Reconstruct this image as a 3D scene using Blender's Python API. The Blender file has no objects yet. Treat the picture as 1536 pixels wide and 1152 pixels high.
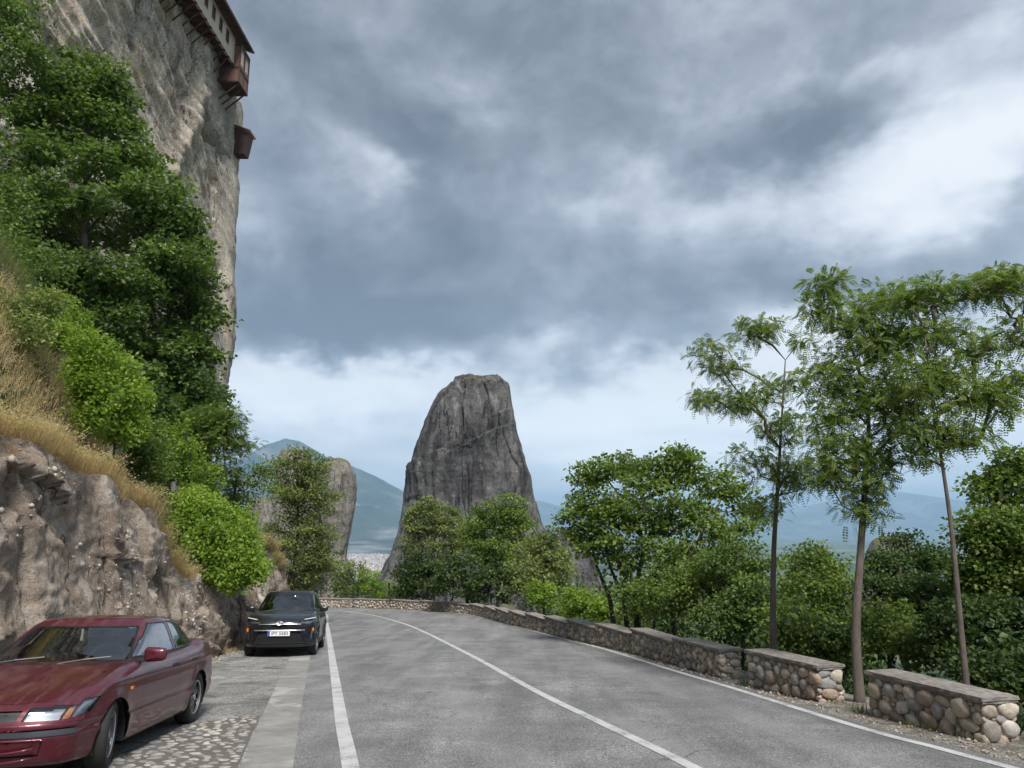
import bpy, bmesh, math, random
import numpy as np
from mathutils import Vector, Matrix

random.seed(11)
rng = np.random.default_rng(11)
S = bpy.context.scene
C = S.collection
rad = math.radians

# ---------------------------------------------------------------- camera
F_PX, PITCH, CAM_H = 1109.0, rad(11.0), 1.6
cam_d = bpy.data.cameras.new('camera')
cam_d.sensor_width = 36.0
cam_d.lens = 36.0 * F_PX / 1536.0
cam_d.clip_start = 0.1
cam_d.clip_end = 120000.0
cam = bpy.data.objects.new('camera', cam_d)
C.objects.link(cam)
cam.location = (0, 0, CAM_H)
cam.rotation_euler = (rad(90) + PITCH, 0, 0)
S.camera = cam

# ---------------------------------------------------------------- view
EXPOSURE = 1.85
S.view_settings.view_transform = 'Standard'
S.view_settings.look = 'None'
S.view_settings.exposure = EXPOSURE
S.view_settings.gamma = 1.0
S.view_settings.use_curve_mapping = False
S.cycles.use_denoising = True
S.cycles.max_bounces = 8
S.cycles.diffuse_bounces = 3
S.cycles.glossy_bounces = 4
S.cycles.transmission_bounces = 6
S.cycles.transparent_max_bounces = 12
S.cycles.volume_bounces = 1
S.cycles.use_adaptive_sampling = True
S.cycles.adaptive_threshold = 0.02
S.cycles.caustics_reflective = False
S.cycles.caustics_refractive = False

# ---------------------------------------------------------------- measuring helpers (photo pixel -> place)
def ray(u, v):
    x = (u - 768) / F_PX; y = -(v - 576) / F_PX
    return np.array([x, math.cos(PITCH) - y * math.sin(PITCH), math.sin(PITCH) + y * math.cos(PITCH)])
def P(u, v, Y):
    d = ray(u, v)
    return Vector((d[0] * Y / d[1], Y, CAM_H + d[2] * Y / d[1]))
def Rz(y):                                   # height of the sloping road
    y = np.minimum(np.maximum(y, -30), 70)
    return -0.08 * y + 0.00045 * np.maximum(0, y - 20) ** 2
def G(u, v):
    d = ray(u, v); lo, hi = 1.0, 200.0
    for _ in range(60):
        m = (lo + hi) / 2
        if CAM_H + d[2] / d[1] * m - Rz(m) > 0: lo = m
        else: hi = m
    return np.array([d[0] * lo / d[1], lo])

# ---------------------------------------------------------------- node helpers
class NT:
    def __init__(s, tree):
        s.t = tree; s.n = tree.nodes; s.l = tree.links
    def new(s, typ, **kw):
        n = s.n.new(typ)
        for k, v in kw.items(): setattr(n, k, v)
        return n
    def put(s, sock, val):
        if isinstance(val, bpy.types.NodeSocket): s.l.new(val, sock)
        elif val is not None: sock.default_value = val
    def m(s, op, a, b=None, c=None, clamp=False):
        n = s.new('ShaderNodeMath', operation=op); n.use_clamp = clamp
        s.put(n.inputs[0], a)
        if b is not None: s.put(n.inputs[1], b)
        if c is not None: s.put(n.inputs[2], c)
        return n.outputs[0]
    def vm(s, op, a, b=None):
        n = s.new('ShaderNodeVectorMath', operation=op)
        s.put(n.inputs[0], a)
        if b is not None: s.put(n.inputs[1], b)
        return n.outputs[0]
    def xyz(s, x, y, z):
        n = s.new('ShaderNodeCombineXYZ')
        for i, v in enumerate((x, y, z)): s.put(n.inputs[i], v)
        return n.outputs[0]
    def sep(s, v):
        n = s.new('ShaderNodeSeparateXYZ'); s.put(n.inputs[0], v); return n.outputs
    def noise(s, vec, scale=5.0, detail=4.0, rough=0.55, dist=0.0, col=False):
        n = s.new('ShaderNodeTexNoise')
        s.put(n.inputs['Vector'], vec); n.inputs['Scale'].default_value = scale
        n.inputs['Detail'].default_value = detail; n.inputs['Roughness'].default_value = rough
        n.inputs['Distortion'].default_value = dist
        return n.outputs['Color' if col else 'Fac']
    def vor(s, vec, scale=5.0, feature='F1', out='Distance', rnd=1.0):
        n = s.new('ShaderNodeTexVoronoi', feature=feature)
        s.put(n.inputs['Vector'], vec); n.inputs['Scale'].default_value = scale
        n.inputs['Randomness'].default_value = rnd
        return n.outputs[out]
    def ramp(s, fac, stops, interp='LINEAR'):
        n = s.new('ShaderNodeValToRGB'); r = n.color_ramp; r.interpolation = interp
        while len(r.elements) < len(stops): r.elements.new(0.5)
        for e, (p, c) in zip(r.elements, stops):
            e.position = p; e.color = (c[0], c[1], c[2], 1) if hasattr(c, '__len__') else (c, c, c, 1)
        s.put(n.inputs[0], fac)
        return n.outputs[0]
    def mix(s, fac, a, b, typ='MIX'):
        n = s.new('ShaderNodeMix', data_type='RGBA', blend_type=typ)
        s.put(n.inputs[0], fac)
        for i, v in ((6, a), (7, b)):
            if not isinstance(v, bpy.types.NodeSocket) and len(v) == 3: v = (*v, 1)
            s.put(n.inputs[i], v)
        return n.outputs[2]
    def rng(s, v, a, b, c=0.0, d=1.0):
        n = s.new('ShaderNodeMapRange'); s.put(n.inputs[0], v)
        for i, k in enumerate((a, b, c, d)): n.inputs[i + 1].default_value = k
        return n.outputs[0]
    def map(s, v, sc=(1, 1, 1), rot=(0, 0, 0)):
        n = s.new('ShaderNodeMapping'); s.put(n.inputs[0], v)
        n.inputs['Scale'].default_value = sc; n.inputs['Rotation'].default_value = rot
        return n.outputs[0]

# ---------------------------------------------------------------- world : storm clouds over a Nishita sky, sun
SUN_EL, SUN_AZ = rad(52), rad(163)           # azimuth from +Y towards +X (behind right shoulder)
W = bpy.data.worlds.new('World'); S.world = W; W.use_nodes = True
t = NT(W.node_tree); t.n.clear()
wout = t.new('ShaderNodeOutputWorld'); bg = t.new('ShaderNodeBackground')
t.l.new(bg.outputs[0], wout.inputs[0])
bg.inputs[1].default_value = 0.1
sky = t.new('ShaderNodeTexSky', sky_type='NISHITA'); sky.sun_disc = False
sky.sun_elevation = SUN_EL; sky.sun_rotation = SUN_AZ
tc = t.new('ShaderNodeTexCoord').outputs['Generated']
dirv = t.vm('NORMALIZE', tc)
dx, dy, dz = t.sep(dirv)
az0 = t.m('ARCTAN2', dx, dy); el0 = t.m('ARCSINE', dz)
zc = t.m('ADD', t.m('MAXIMUM', dz, 0.0), 0.16)
plane = t.xyz(t.m('DIVIDE', dx, zc), t.m('DIVIDE', dy, zc), 0.0)     # cloud deck seen in perspective
w1 = t.sep(t.noise(t.map(dirv, (1, 1, 1.6)), 2.6, 5, 0.6, col=True))
w2 = t.sep(t.noise(t.map(dirv, (1, 1, 1.5)), 9.0, 5, 0.6, col=True))
def warp(base, a, b):
    return t.m('ADD', base, t.m('ADD', t.m('MULTIPLY', t.m('SUBTRACT', a, 0.5), 0.34), t.m('MULTIPLY', t.m('SUBTRACT', b, 0.5), 0.10)))
az = warp(az0, w1[0], w2[0]); el = warp(el0, w1[1], w2[1])
def lobe(u, v, su, sv, amp, rot=0.0):
    d = ray(u, v); d = d / np.linalg.norm(d)
    a0, e0 = math.atan2(d[0], d[1]), math.asin(d[2])
    su, sv = su / F_PX, sv / F_PX
    c, s_ = math.cos(rad(rot)), math.sin(rad(rot))
    da = t.m('SUBTRACT', az, a0); de = t.m('SUBTRACT', el, e0)
    p = t.m('ADD', t.m('MULTIPLY', da, c / su), t.m('MULTIPLY', de, s_ / su))
    q = t.m('ADD', t.m('MULTIPLY', da, -s_ / sv), t.m('MULTIPLY', de, c / sv))
    r2 = t.m('ADD', t.m('MULTIPLY', p, p), t.m('MULTIPLY', q, q))
    return t.m('MULTIPLY', t.m('EXPONENT', t.m('MULTIPLY', r2, -1.0)), amp)
LOBES = [  # photo place, spread, brightness change, tilt
    (560, 470, 260, 75, -0.19, -8), (620, 60, 260, 90, -0.07, 0), (900, 170, 170, 60, -0.10, 0), (480, 400, 120, 70, -0.06, 0), (760, 330, 220, 90, -0.13, -20),
    (640, 200, 150, 60, -0.12, -15), (1190, 200, 170, 42, -0.18, 6), (1150, 455, 330, 55, -0.12, 2),
    (830, 60, 230, 70, -0.06, 0), (470, 60, 130, 60, -0.08, 0), (560, 540, 120, 32, -0.10, -10),
    (1480, 190, 200, 110, 0.50, 20), (1300, 560, 240, 40, 0.25, 0), (1380, 300, 130, 60, 0.30, 0), (1560, 420, 130, 60, 0.15, 0),
    (460, 585, 200, 48, 0.66, 0), (900, 645, 280, 56, 0.72, 0), (1250, 640, 260, 60, 0.55, 0), (800, 530, 85, 32, 0.33, 10),
    (600, 275, 60, 38, 0.26, -20), (725, 100, 75, 36, 0.16, -20), (480, 235, 75, 40, 0.12, 0),
    (960, 280, 110, 36, 0.15, 10), (1080, 310, 120, 40, 0.15, 10), (1430, 60, 130, 50, 0.10, 0),
    (800, 150, 100, 50, 0.05, 0), (1290, 90, 90, 30, 0.10, 0),
]
acc = 0.32
for L in LOBES: acc = t.m('ADD', acc, lobe(*L[:4], L[4] * (1.6 if L[4] < 0 else 1.1), L[5]))
f1 = t.noise(t.map(plane, (0.8, 1, 1)), 1.1, 6, 0.5, 0.3)
f2 = t.noise(t.map(dirv, (1, 1, 1.35)), 5.0, 9, 0.62, 0.25)
f3 = t.m('ABSOLUTE', t.m('SUBTRACT', t.noise(t.map(dirv, (1, 1, 1.3), (0.3, 0, 0)), 4.2, 8, 0.6, 0.1), 0.5))
acc = t.m('ADD', acc, t.m('MULTIPLY', t.m('SUBTRACT', f1, 0.5), 0.22))
acc = t.m('ADD', acc, t.m('MULTIPLY', t.m('SUBTRACT', f2, 0.5), 1.0))
acc = t.m('ADD', acc, t.m('MULTIPLY', t.m('SUBTRACT', f3, 0.06), -0.75))
cloud = t.ramp(acc, [(0.0, (0.145, 0.162, 0.19)), (0.16, (0.215, 0.24, 0.275)), (0.34, (0.35, 0.385, 0.44)),
                     (0.54, (0.60, 0.64, 0.71)), (0.74, (0.84, 0.88, 0.94)), (0.95, (1.0, 1.02, 1.04))])
# paler, bluer air low down over the plain, all the way round
low = t.rng(el0, 0.02, 0.20, 1.0, 0.0)
lowcol = t.mix(t.rng(t.noise(t.map(dirv, (1, 1, 7)), 5, 4, 0.5), 0.35, 0.65), (1.3, 1.38, 1.5), (1.95, 1.95, 1.95))
cloud = t.mix(t.m('MULTIPLY', low, 0.8), cloud, lowcol)
cs = 10.0 / 2 ** EXPOSURE
cloud10 = t.vm('MULTIPLY', cloud, (cs, cs, cs))
t.l.new(t.mix(0.95, sky.outputs[0], cloud10), bg.inputs[0])

sun_d = bpy.data.lights.new('sun', 'SUN'); sun_d.energy = 1.5; sun_d.angle = rad(16); sun_d.color = (1.0, 0.965, 0.92)
sun = bpy.data.objects.new('sun', sun_d); C.objects.link(sun)
sv = Vector((math.sin(SUN_AZ) * math.cos(SUN_EL), math.cos(SUN_AZ) * math.cos(SUN_EL), math.sin(SUN_EL)))
sun.rotation_euler = sv.to_track_quat('Z', 'Y').to_euler()

# ---------------------------------------------------------------- numpy noise
def _h(ix, iy, iz, seed):
    n = (ix * 374761393 + iy * 668265263 + iz * 1274126177 + seed * 974711) & 0xFFFFFFFF
    n = ((n ^ (n >> 13)) * 1103515245) & 0xFFFFFFFF
    n = ((n ^ (n >> 15)) * 2246822519) & 0xFFFFFFFF
    return n ^ (n >> 16)
def pnoise(p, seed=0):
    p = np.asarray(p, float); i = np.floor(p).astype(np.int64); f = p - i
    u = f * f * f * (f * (f * 6 - 15) + 10)
    out = 0
    for a in (0, 1):
        wa = u[..., 0] if a else 1 - u[..., 0]
        for b in (0, 1):
            wb = u[..., 1] if b else 1 - u[..., 1]
            for c in (0, 1):
                wc = u[..., 2] if c else 1 - u[..., 2]
                h = _h(i[..., 0] + a, i[..., 1] + b, i[..., 2] + c, seed)
                gx = ((h & 1023) / 511.5) - 1; gy = (((h >> 10) & 1023) / 511.5) - 1; gz = (((h >> 20) & 1023) / 511.5) - 1
                out = out + wa * wb * wc * (gx * (f[..., 0] - a) + gy * (f[..., 1] - b) + gz * (f[..., 2] - c))
    return out
def fbm(p, octv=5, seed=0, gain=0.5, lac=2.03):
    p = np.asarray(p, float); s = 0; a = 1.0
    for o in range(octv):
        s = s + a * pnoise(p, seed + o * 17); p = p * lac; a *= gain
    return s
def ridged(p, octv=4, seed=0, gain=0.55):
    p = np.asarray(p, float); s = 0; a = 1.0
    for o in range(octv):
        s = s + a * (0.5 - np.abs(pnoise(p, seed + o * 31)) * 1.6); p = p * 2.07; a *= gain
    return s
def sstep(x, a=0.0, b=1.0):
    x = np.clip((np.asarray(x, float) - a) / (b - a), 0, 1); return x * x * (3 - 2 * x)

# ---------------------------------------------------------------- object helpers
def link(o, parent=None):
    C.objects.link(o)
    if parent is not None: o.parent = parent
    return o
def tag(o, label=None, cat=None, group=None, kind=None):
    if label: o['label'] = label
    if cat: o['category'] = cat
    if group: o['group'] = group
    if kind: o['kind'] = kind
    elif cat: o['kind'] = 'thing'
    return o
def struct(o): o['kind'] = 'structure'; return o
def empty(name, loc=(0, 0, 0), mw=None):
    o = bpy.data.objects.new(name, None); C.objects.link(o); o.empty_display_size = 0.2
    if mw is not None: o.matrix_world = mw
    else: o.location = loc
    return o
def np_mesh(name, V, Fc, mats=(), smooth=True, col=None, matidx=None):
    """V (n,3), Fc (m,k) same k; col (n,3) point colour"""
    V = np.asarray(V, np.float32); Fc = np.asarray(Fc, np.int32)
    me = bpy.data.meshes.new(name); n, m, k = len(V), len(Fc), Fc.shape[1]
    me.vertices.add(n); me.vertices.foreach_set('co', V.ravel())
    me.loops.add(m * k); me.loops.foreach_set('vertex_index', Fc.ravel())
    me.polygons.add(m); me.polygons.foreach_set('loop_start', np.arange(0, m * k, k, dtype=np.int32))
    me.polygons.foreach_set('loop_total', np.full(m, k, np.int32))
    if matidx is not None: me.polygons.foreach_set('material_index', np.asarray(matidx, np.int32))
    me.update(calc_edges=True)
    me.polygons.foreach_set('use_smooth', np.full(m, smooth))
    for mt in mats: me.materials.append(mt)
    if col is not None:
        a = me.color_attributes.new('Col', 'FLOAT_COLOR', 'POINT')
        c4 = np.ones((n, 4), np.float32); c4[:, :3] = col
        a.data.foreach_set('color', c4.ravel())
    return me
def np_obj(name, V, Fc, mat, parent=None, **kw):
    return link(bpy.data.objects.new(name, np_mesh(name, V, Fc, [mat], **kw)), parent)
def grid_faces(nu, nv, wrap=False):
    i = np.arange(nu if wrap else nu - 1)[:, None]; j = np.arange(nv - 1)[None, :]
    i2 = (i + 1) % nu
    a = i * nv + j; b = i2 * nv + j
    return np.stack([a, b, b + 1, a + 1], -1).reshape(-1, 4)
def bm_obj(name, bm, mat, parent=None, smooth=False):
    me = bpy.data.meshes.new(name); bm.to_mesh(me); bm.free()
    for mt in (mat if isinstance(mat, (list, tuple)) else [mat]): me.materials.append(mt)
    if smooth: me.polygons.foreach_set('use_smooth', np.full(len(me.polygons), True))
    return link(bpy.data.objects.new(name, me), parent)
def box(bm, lo, hi, bevel=0.0, mw=None):
    r = bmesh.ops.create_cube(bm, size=1.0)['verts']
    lo, hi = Vector(lo), Vector(hi)
    for v in r: v.co = Vector([(lo[i] + hi[i]) / 2 + v.co[i] * (hi[i] - lo[i]) for i in range(3)])
    if bevel:
        es = list({e for v in r for e in v.link_edges})
        r = bmesh.ops.bevel(bm, geom=es, offset=bevel, segments=2, affect='EDGES', profile=0.7)['verts']
        r = [v for v in r]
    if mw is not None:
        # bevel returns only new verts: transform the connected island
        seen = set(); st = list(r)
        while st:
            v = st.pop()
            if v in seen: continue
            seen.add(v); st += [e.other_vert(v) for e in v.link_edges]
        for v in seen: v.co = mw @ v.co
def tube(bm, pts, radii, seg=8, cap=True):
    pts = [Vector(p) for p in pts]; rings = []
    if not hasattr(radii, '__len__'): radii = [radii] * len(pts)
    ref = Vector((0.13, 0.21, 0.97)).normalized(); prev = None
    for i, p in enumerate(pts):
        d = (pts[min(i + 1, len(pts) - 1)] - pts[max(i - 1, 0)]).normalized()
        if prev is None:
            n = d.cross(ref)
            if n.length < 0.1: n = d.cross(Vector((1, 0, 0)))
        else: n = prev - d * prev.dot(d)
        n.normalize(); prev = n; b = d.cross(n)
        rings.append([bm.verts.new(p + (n * math.cos(a) + b * math.sin(a)) * radii[i]) for a in [2 * math.pi * k / seg for k in range(seg)]])
    for A, B in zip(rings, rings[1:]):
        for k in range(seg): bm.faces.new((A[k], A[(k + 1) % seg], B[(k + 1) % seg], B[k]))
    if cap:
        bm.faces.new(rings[0][::-1]); bm.faces.new(rings[-1])
def catmull(pts, step=0.5):
    pts = np.array(pts, float); p = np.vstack([2 * pts[0] - pts[1], pts, 2 * pts[-1] - pts[-2]]); out = []
    for i in range(1, len(p) - 2):
        n = max(2, int(np.linalg.norm(p[i + 1] - p[i]) / step))
        for k in range(n):
            s = k / n
            out.append(0.5 * ((2 * p[i]) + (-p[i - 1] + p[i + 1]) * s + (2 * p[i - 1] - 5 * p[i] + 4 * p[i + 1] - p[i + 2]) * s * s + (-p[i - 1] + 3 * p[i] - 3 * p[i + 1] + p[i + 2]) * s ** 3))
    out.append(p[-2]); return np.array(out)
def resample(pl, n):
    d = np.r_[0, np.cumsum(np.linalg.norm(np.diff(pl, axis=0), axis=1))]
    s = np.linspace(0, d[-1], n)
    return np.stack([np.interp(s, d, pl[:, k]) for k in range(pl.shape[1])], 1)
def poly_dist(pl, x, y):
    """signed distance of points to polyline pl (positive on its right-hand side) and nearest y"""
    x = np.asarray(x, float); best = np.full(x.shape, 1e18); sg = np.ones(x.shape)
    for (ax, ay), (bx, by) in zip(pl[:-1], pl[1:]):
        ex, ey = bx - ax, by - ay; L2 = ex * ex + ey * ey
        tt = np.clip(((x - ax) * ex + (y - ay) * ey) / L2, 0, 1)
        qx, qy = x - ax - tt * ex, y - ay - tt * ey; d = qx * qx + qy * qy
        w = d < best - 1e-9
        cr = ex * (y - ay) - ey * (x - ax)
        best = np.where(w, d, best); sg = np.where(w, np.where(cr < 0, 1.0, -1.0), sg)
    return np.sqrt(best) * sg
# ---------------------------------------------------------------- materials
def new_mat(name):
    m = bpy.data.materials.new(name); m.use_nodes = True
    n = NT(m.node_tree); return m, n, n.n['Principled BSDF']
def simple(name, col, rough=0.5, metal=0.0, spec=None, coat=0.0, noise=0.0, nscale=20):
    m, n, b = new_mat(name)
    if noise:
        o = n.new('ShaderNodeTexCoord').outputs['Object']
        f = n.noise(o, nscale, 5, 0.6)
        n.put(b.inputs['Base Color'], n.mix(f, [max(0, c * (1 - noise)) for c in col], [c * (1 + noise) for c in col]))
        n.put(b.inputs['Roughness'], n.rng(f, 0.3, 0.7, rough * 0.85, min(1, rough * 1.15)))
    else:
        b.inputs['Base Color'].default_value = (*col, 1); b.inputs['Roughness'].default_value = rough
    b.inputs['Metallic'].default_value = metal
    if spec is not None: b.inputs['Specular IOR Level'].default_value = spec
    if coat: b.inputs['Coat Weight'].default_value = coat; b.inputs['Coat Roughness'].default_value = 0.04
    return m
def bump(n, b, h, dist=0.01, strength=1.0):
    k = n.new('ShaderNodeBump'); n.put(k.inputs['Height'], h); k.inputs['Distance'].default_value = dist
    k.inputs['Strength'].default_value = strength; n.l.new(k.outputs[0], b.inputs['Normal'])
def pos(n): return n.new('ShaderNodeNewGeometry').outputs['Position']
def nz(n): return n.sep(n.new('ShaderNodeNewGeometry').outputs['Normal'])[2]

def mat_asphalt(name, base, var, rough=0.85, patch=0.5, old=False):
    m, n, b = new_mat(name); p = pos(n)
    sp = n.vor(p, 90 if not old else 55, out='Color'); g = n.sep(sp)[0]
    fine = n.noise(p, 60, 3, 0.7); mid = n.noise(p, 1.3, 5, 0.6, 0.5)
    stre = n.noise(n.map(p, (1.4, 0.12, 1), (0, 0, rad(-10))), 1.4, 5, 0.55)
    v = n.m('ADD', n.m('MULTIPLY', n.m('SUBTRACT', g, 0.5), 0.75), n.m('MULTIPLY', n.m('SUBTRACT', fine, 0.5), 1.1))
    v = n.m('ADD', v, n.m('MULTIPLY', n.m('SUBTRACT', mid, 0.5), patch * 1.0))
    v = n.m('ADD', v, n.m('MULTIPLY', n.m('SUBTRACT', stre, 0.5), patch * 1.0))
    v = n.m('ADD', v, 0.5)
    col = n.ramp(v, [(0.0, [c * (1 - var) for c in base]), (0.5, base), (0.85, [c * (1 + var) for c in base]), (1.0, [min(1, c * (1 + var * 2.6)) for c in base])])
    if not old:
        ac_ = n.sep(n.new('ShaderNodeVertexColor', layer_name='Col').outputs[0])[0]
        band = n.m('SINE', n.m('MULTIPLY', ac_, 25.0)); wob = n.noise(n.map(p, (0.7, 0.25, 1)), 1.2, 4, 0.6)
        bw = n.m('MULTIPLY', n.rng(band, -0.2, 0.9, 0, 1), n.rng(wob, 0.35, 0.6, 0.1, 1))
        col = n.mix(n.m('MULTIPLY', bw, 0.26), col, [c * 1.75 for c in base])
        col = n.mix(n.m('MULTIPLY', n.rng(ac_, 0.915, 0.935, 0, 1), 0.42), col, [c * 0.55 for c in base])
        ck = n.vor(n.map(n.vm('ADD', p, n.noise(p, 2.5, 4, 0.6, col=True)), (0.55, 0.30, 0)), 1.0, 'DISTANCE_TO_EDGE')
        col = n.mix(n.m('MULTIPLY', n.rng(ck, 0.0, 0.007, 0.75, 0), n.rng(mid, 0.48, 0.56)), col, (0.05, 0.05, 0.05))
        sp2 = n.noise(p, 0.45, 3, 0.5); col = n.mix(n.rng(sp2, 0.60, 0.66, 0, 0.35), col, [c * 0.62 for c in base])
    if old:
        st = n.noise(n.map(p, (1, 2.2, 1)), 1.1, 4, 0.6, 0.8)
        col = n.mix(n.rng(st, 0.56, 0.66), col, [c * 0.42 for c in base])
        st2 = n.noise(n.map(p, (0.8, 3, 1)), 2.3, 4, 0.6)
        col = n.mix(n.rng(st2, 0.6, 0.72, 0, 0.7), col, (0.30, 0.27, 0.22))
    n.put(b.inputs['Base Color'], col); b.inputs['Roughness'].default_value = rough
    b.inputs['Specular IOR Level'].default_value = 0.35
    bump(n, b, n.m('ADD', g, fine), 0.006, 0.8)
    return m
M = {}
M['asphalt'] = mat_asphalt('asphalt', (0.185, 0.183, 0.182), 0.62, patch=0.75)
M['old_asphalt'] = mat_asphalt('old_asphalt', (0.22, 0.215, 0.20), 0.6, patch=1.0, old=True)

def mat_rock(name, cols, sc=1.0, streak=None, stain=(0.05, 0.045, 0.04), lichen=None, moss=None, pebble=0.0, b_dist=0.05, strk_amt=0.6, orange=None, grain=None, cracks=None, mthr=0.55):
    m, n, b = new_mat(name); p = pos(n)
    a = n.noise(p, 0.55 * sc, 8, 0.62, 0.6); c = n.noise(p, 4.0 * sc, 8, 0.68)
    v = n.m('ADD', n.m('MULTIPLY', a, 0.6), n.m('MULTIPLY', c, 0.4))
    col = n.ramp(v, [(0.32 + 0.36 * i / (len(cols) - 1), k) for i, k in enumerate(cols)])
    if streak:
        s1 = n.noise(n.map(p, streak[0], streak[1]), streak[2], 7, 0.6, 0.3)
        col = n.mix(n.rng(s1, 0.50, 0.66, 0, strk_amt), col, stain)
        s3 = n.noise(n.map(p, streak[0], streak[1]), streak[2] * 2.7, 5, 0.6, 0.3)
        col = n.mix(n.rng(s3, 0.56, 0.74, 0, 0.45), col, [min(1, k * 1.55) for k in cols[-1]])
    if orange:
        o1 = n.noise(p, 0.9 * sc, 6, 0.6, 0.8)
        col = n.mix(n.rng(o1, 0.57, 0.68, 0, 0.75), col, orange)
    if lichen:
        l1 = n.noise(p, 9 * sc, 5, 0.7); l2 = n.noise(p, 0.8 * sc, 3, 0.5)
        col = n.mix(n.m('MULTIPLY', n.rng(l1, 0.58, 0.66), n.rng(l2, 0.45, 0.6)), col, lichen)
    h = n.m('ADD', n.m('MULTIPLY', n.noise(p, 3 * sc, 8, 0.7, 0.4), 1.0), n.m('MULTIPLY', n.noise(p, 14 * sc, 6, 0.75), 0.45))
    if pebble:
        d = n.vor(p, pebble, 'F1', 'Distance'); cc = n.sep(n.vor(p, pebble, 'F1', 'Color'))
        keep = n.m('MULTIPLY', n.rng(d, 0.20, 0.30, 1, 0), n.m('GREATER_THAN', cc[0], 0.62))
        pc = n.mix(cc[1], [k * 0.7 for k in cols[0]], (0.52, 0.48, 0.43))
        col = n.mix(n.m('MULTIPLY', keep, 0.85), col, pc)
        h = n.m('ADD', h, n.m('MULTIPLY', keep, 0.35))
    if cracks:
        q_ = n.map(p, cracks[0], cracks[1]); l_ = n.m('ABSOLUTE', n.m('SUBTRACT', n.noise(q_, cracks[2], 4, 0.55, 0.2), 0.5))
        lm = n.m('MULTIPLY', n.rng(l_, 0.0, cracks[3], 1, 0), n.rng(n.noise(q_, cracks[2] * 0.6, 3, 0.5), 0.46, 0.54))
        col = n.mix(n.m('MULTIPLY', lm, 0.8), col, stain); h = n.m('SUBTRACT', h, n.m('MULTIPLY', lm, 0.9))
    if grain:
        gn = n.noise(p, grain, 5, 0.75); col = n.mix(1.0, col, n.ramp(gn, [(0.3, 0.55), (0.5, 1.0), (0.7, 1.5)]), 'MULTIPLY'); h = n.m('ADD', h, n.m('MULTIPLY', gn, 0.5))
    if moss:
        col = n.mix(n.m('MULTIPLY', n.rng(nz(n), mthr, mthr + 0.2), n.rng(n.noise(p, 0.6 * sc, 4, 0.6), 0.35, 0.5)), col, moss)
    n.put(b.inputs['Base Color'], col); b.inputs['Roughness'].default_value = 0.92
    b.inputs['Specular IOR Level'].default_value = 0.25
    bump(n, b, h, b_dist, 0.9)
    return m
M['roadside_rock'] = mat_rock('roadside_rock', [(0.075, 0.057, 0.044), (0.22, 0.172, 0.132), (0.37, 0.305, 0.245), (0.54, 0.48, 0.40)], 1.3,
                              ((1.0, 1.0, 0.35), (rad(25), 0, 0), 0.9), (0.05, 0.038, 0.032), lichen=(0.42, 0.41, 0.38), pebble=15.0, grain=45, cracks=((1, 0.9, 0.3), (rad(14), 0, 0), 0.7, 0.008), b_dist=0.05, orange=(0.27, 0.165, 0.09))
M['cliff_rock'] = mat_rock('cliff_rock', [(0.24, 0.20, 0.155), (0.42, 0.36, 0.285), (0.58, 0.51, 0.42), (0.70, 0.64, 0.54)], 0.30,
                           ((0.6, 0.9, 0.12), (rad(-40), 0, 0), 1.1), (0.075, 0.065, 0.06), pebble=3.6, grain=7.0, cracks=((0.6, 0.9, 0.14), (rad(-40), 0, 0), 0.8, 0.010), b_dist=0.12, orange=(0.42, 0.28, 0.16), strk_amt=0.55)
M['pillar_rock'] = mat_rock('pillar_rock', [(0.034, 0.033, 0.035), (0.083, 0.079, 0.077), (0.155, 0.148, 0.138), (0.26, 0.248, 0.228)], 0.06,
                            ((1.0, 1.0, 0.07), (0, 0, 0), 0.16), (0.03, 0.027, 0.028), moss=(0.14, 0.13, 0.075), mthr=0.72, grain=1.1, cracks=((1.0, 1.0, 0.05), (0, 0, 0), 0.22, 0.018), b_dist=1.3, strk_amt=0.95)
M['far_rock'] = mat_rock('far_rock', [(0.10, 0.09, 0.075), (0.17, 0.15, 0.125), (0.24, 0.215, 0.18), (0.30, 0.28, 0.24)], 0.06,
                         ((1.0, 1.0, 0.09), (0, 0, 0), 0.16), (0.06, 0.055, 0.05), moss=(0.12, 0.13, 0.05), grain=1.0, cracks=((1.0, 1.0, 0.05), (0, 0, 0), 0.25, 0.018), b_dist=0.6)

def mat_ground():
    m, n, b = new_mat('ground_soil'); p = pos(n)
    px, py, pz = n.sep(p)
    f = n.noise(p, 0.8, 7, 0.65); g = n.noise(p, 12, 5, 0.7)
    soil = n.ramp(n.m('ADD', n.m('MULTIPLY', f, 0.5), n.m('MULTIPLY', g, 0.5)), [(0.3, (0.05, 0.045, 0.03)), (0.5, (0.12, 0.10, 0.07)), (0.7, (0.22, 0.19, 0.14))])
    gr = n.ramp(f, [(0.35, (0.02, 0.035, 0.012)), (0.65, (0.06, 0.085, 0.03))])
    near = n.mix(n.rng(n.noise(p, 0.35, 4, 0.6), 0.42, 0.58), soil, gr)
    # the far plain : fields, groves
    fl = n.vor(n.map(p, (0.004, 0.007, 0.0), (0, 0, 0.4)), 1.0, 'F1', 'Color')
    fc = n.ramp(n.sep(fl)[0], [(0.1, (0.05, 0.075, 0.03)), (0.4, (0.10, 0.13, 0.05)), (0.65, (0.20, 0.19, 0.11)), (0.9, (0.07, 0.10, 0.04))])
    wd = n.noise(p, 0.002, 6, 0.65)
    fc = n.mix(n.rng(wd, 0.5, 0.58), fc, (0.028, 0.045, 0.02))
    n.put(b.inputs['Base Color'], n.mix(n.rng(py, 500, 900), near, fc))
    b.inputs['Roughness'].default_value = 0.95; b.inputs['Specular IOR Level'].default_value = 0.1
    bump(n, b, g, 0.03)
    return m
M['ground'] = mat_ground()
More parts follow.
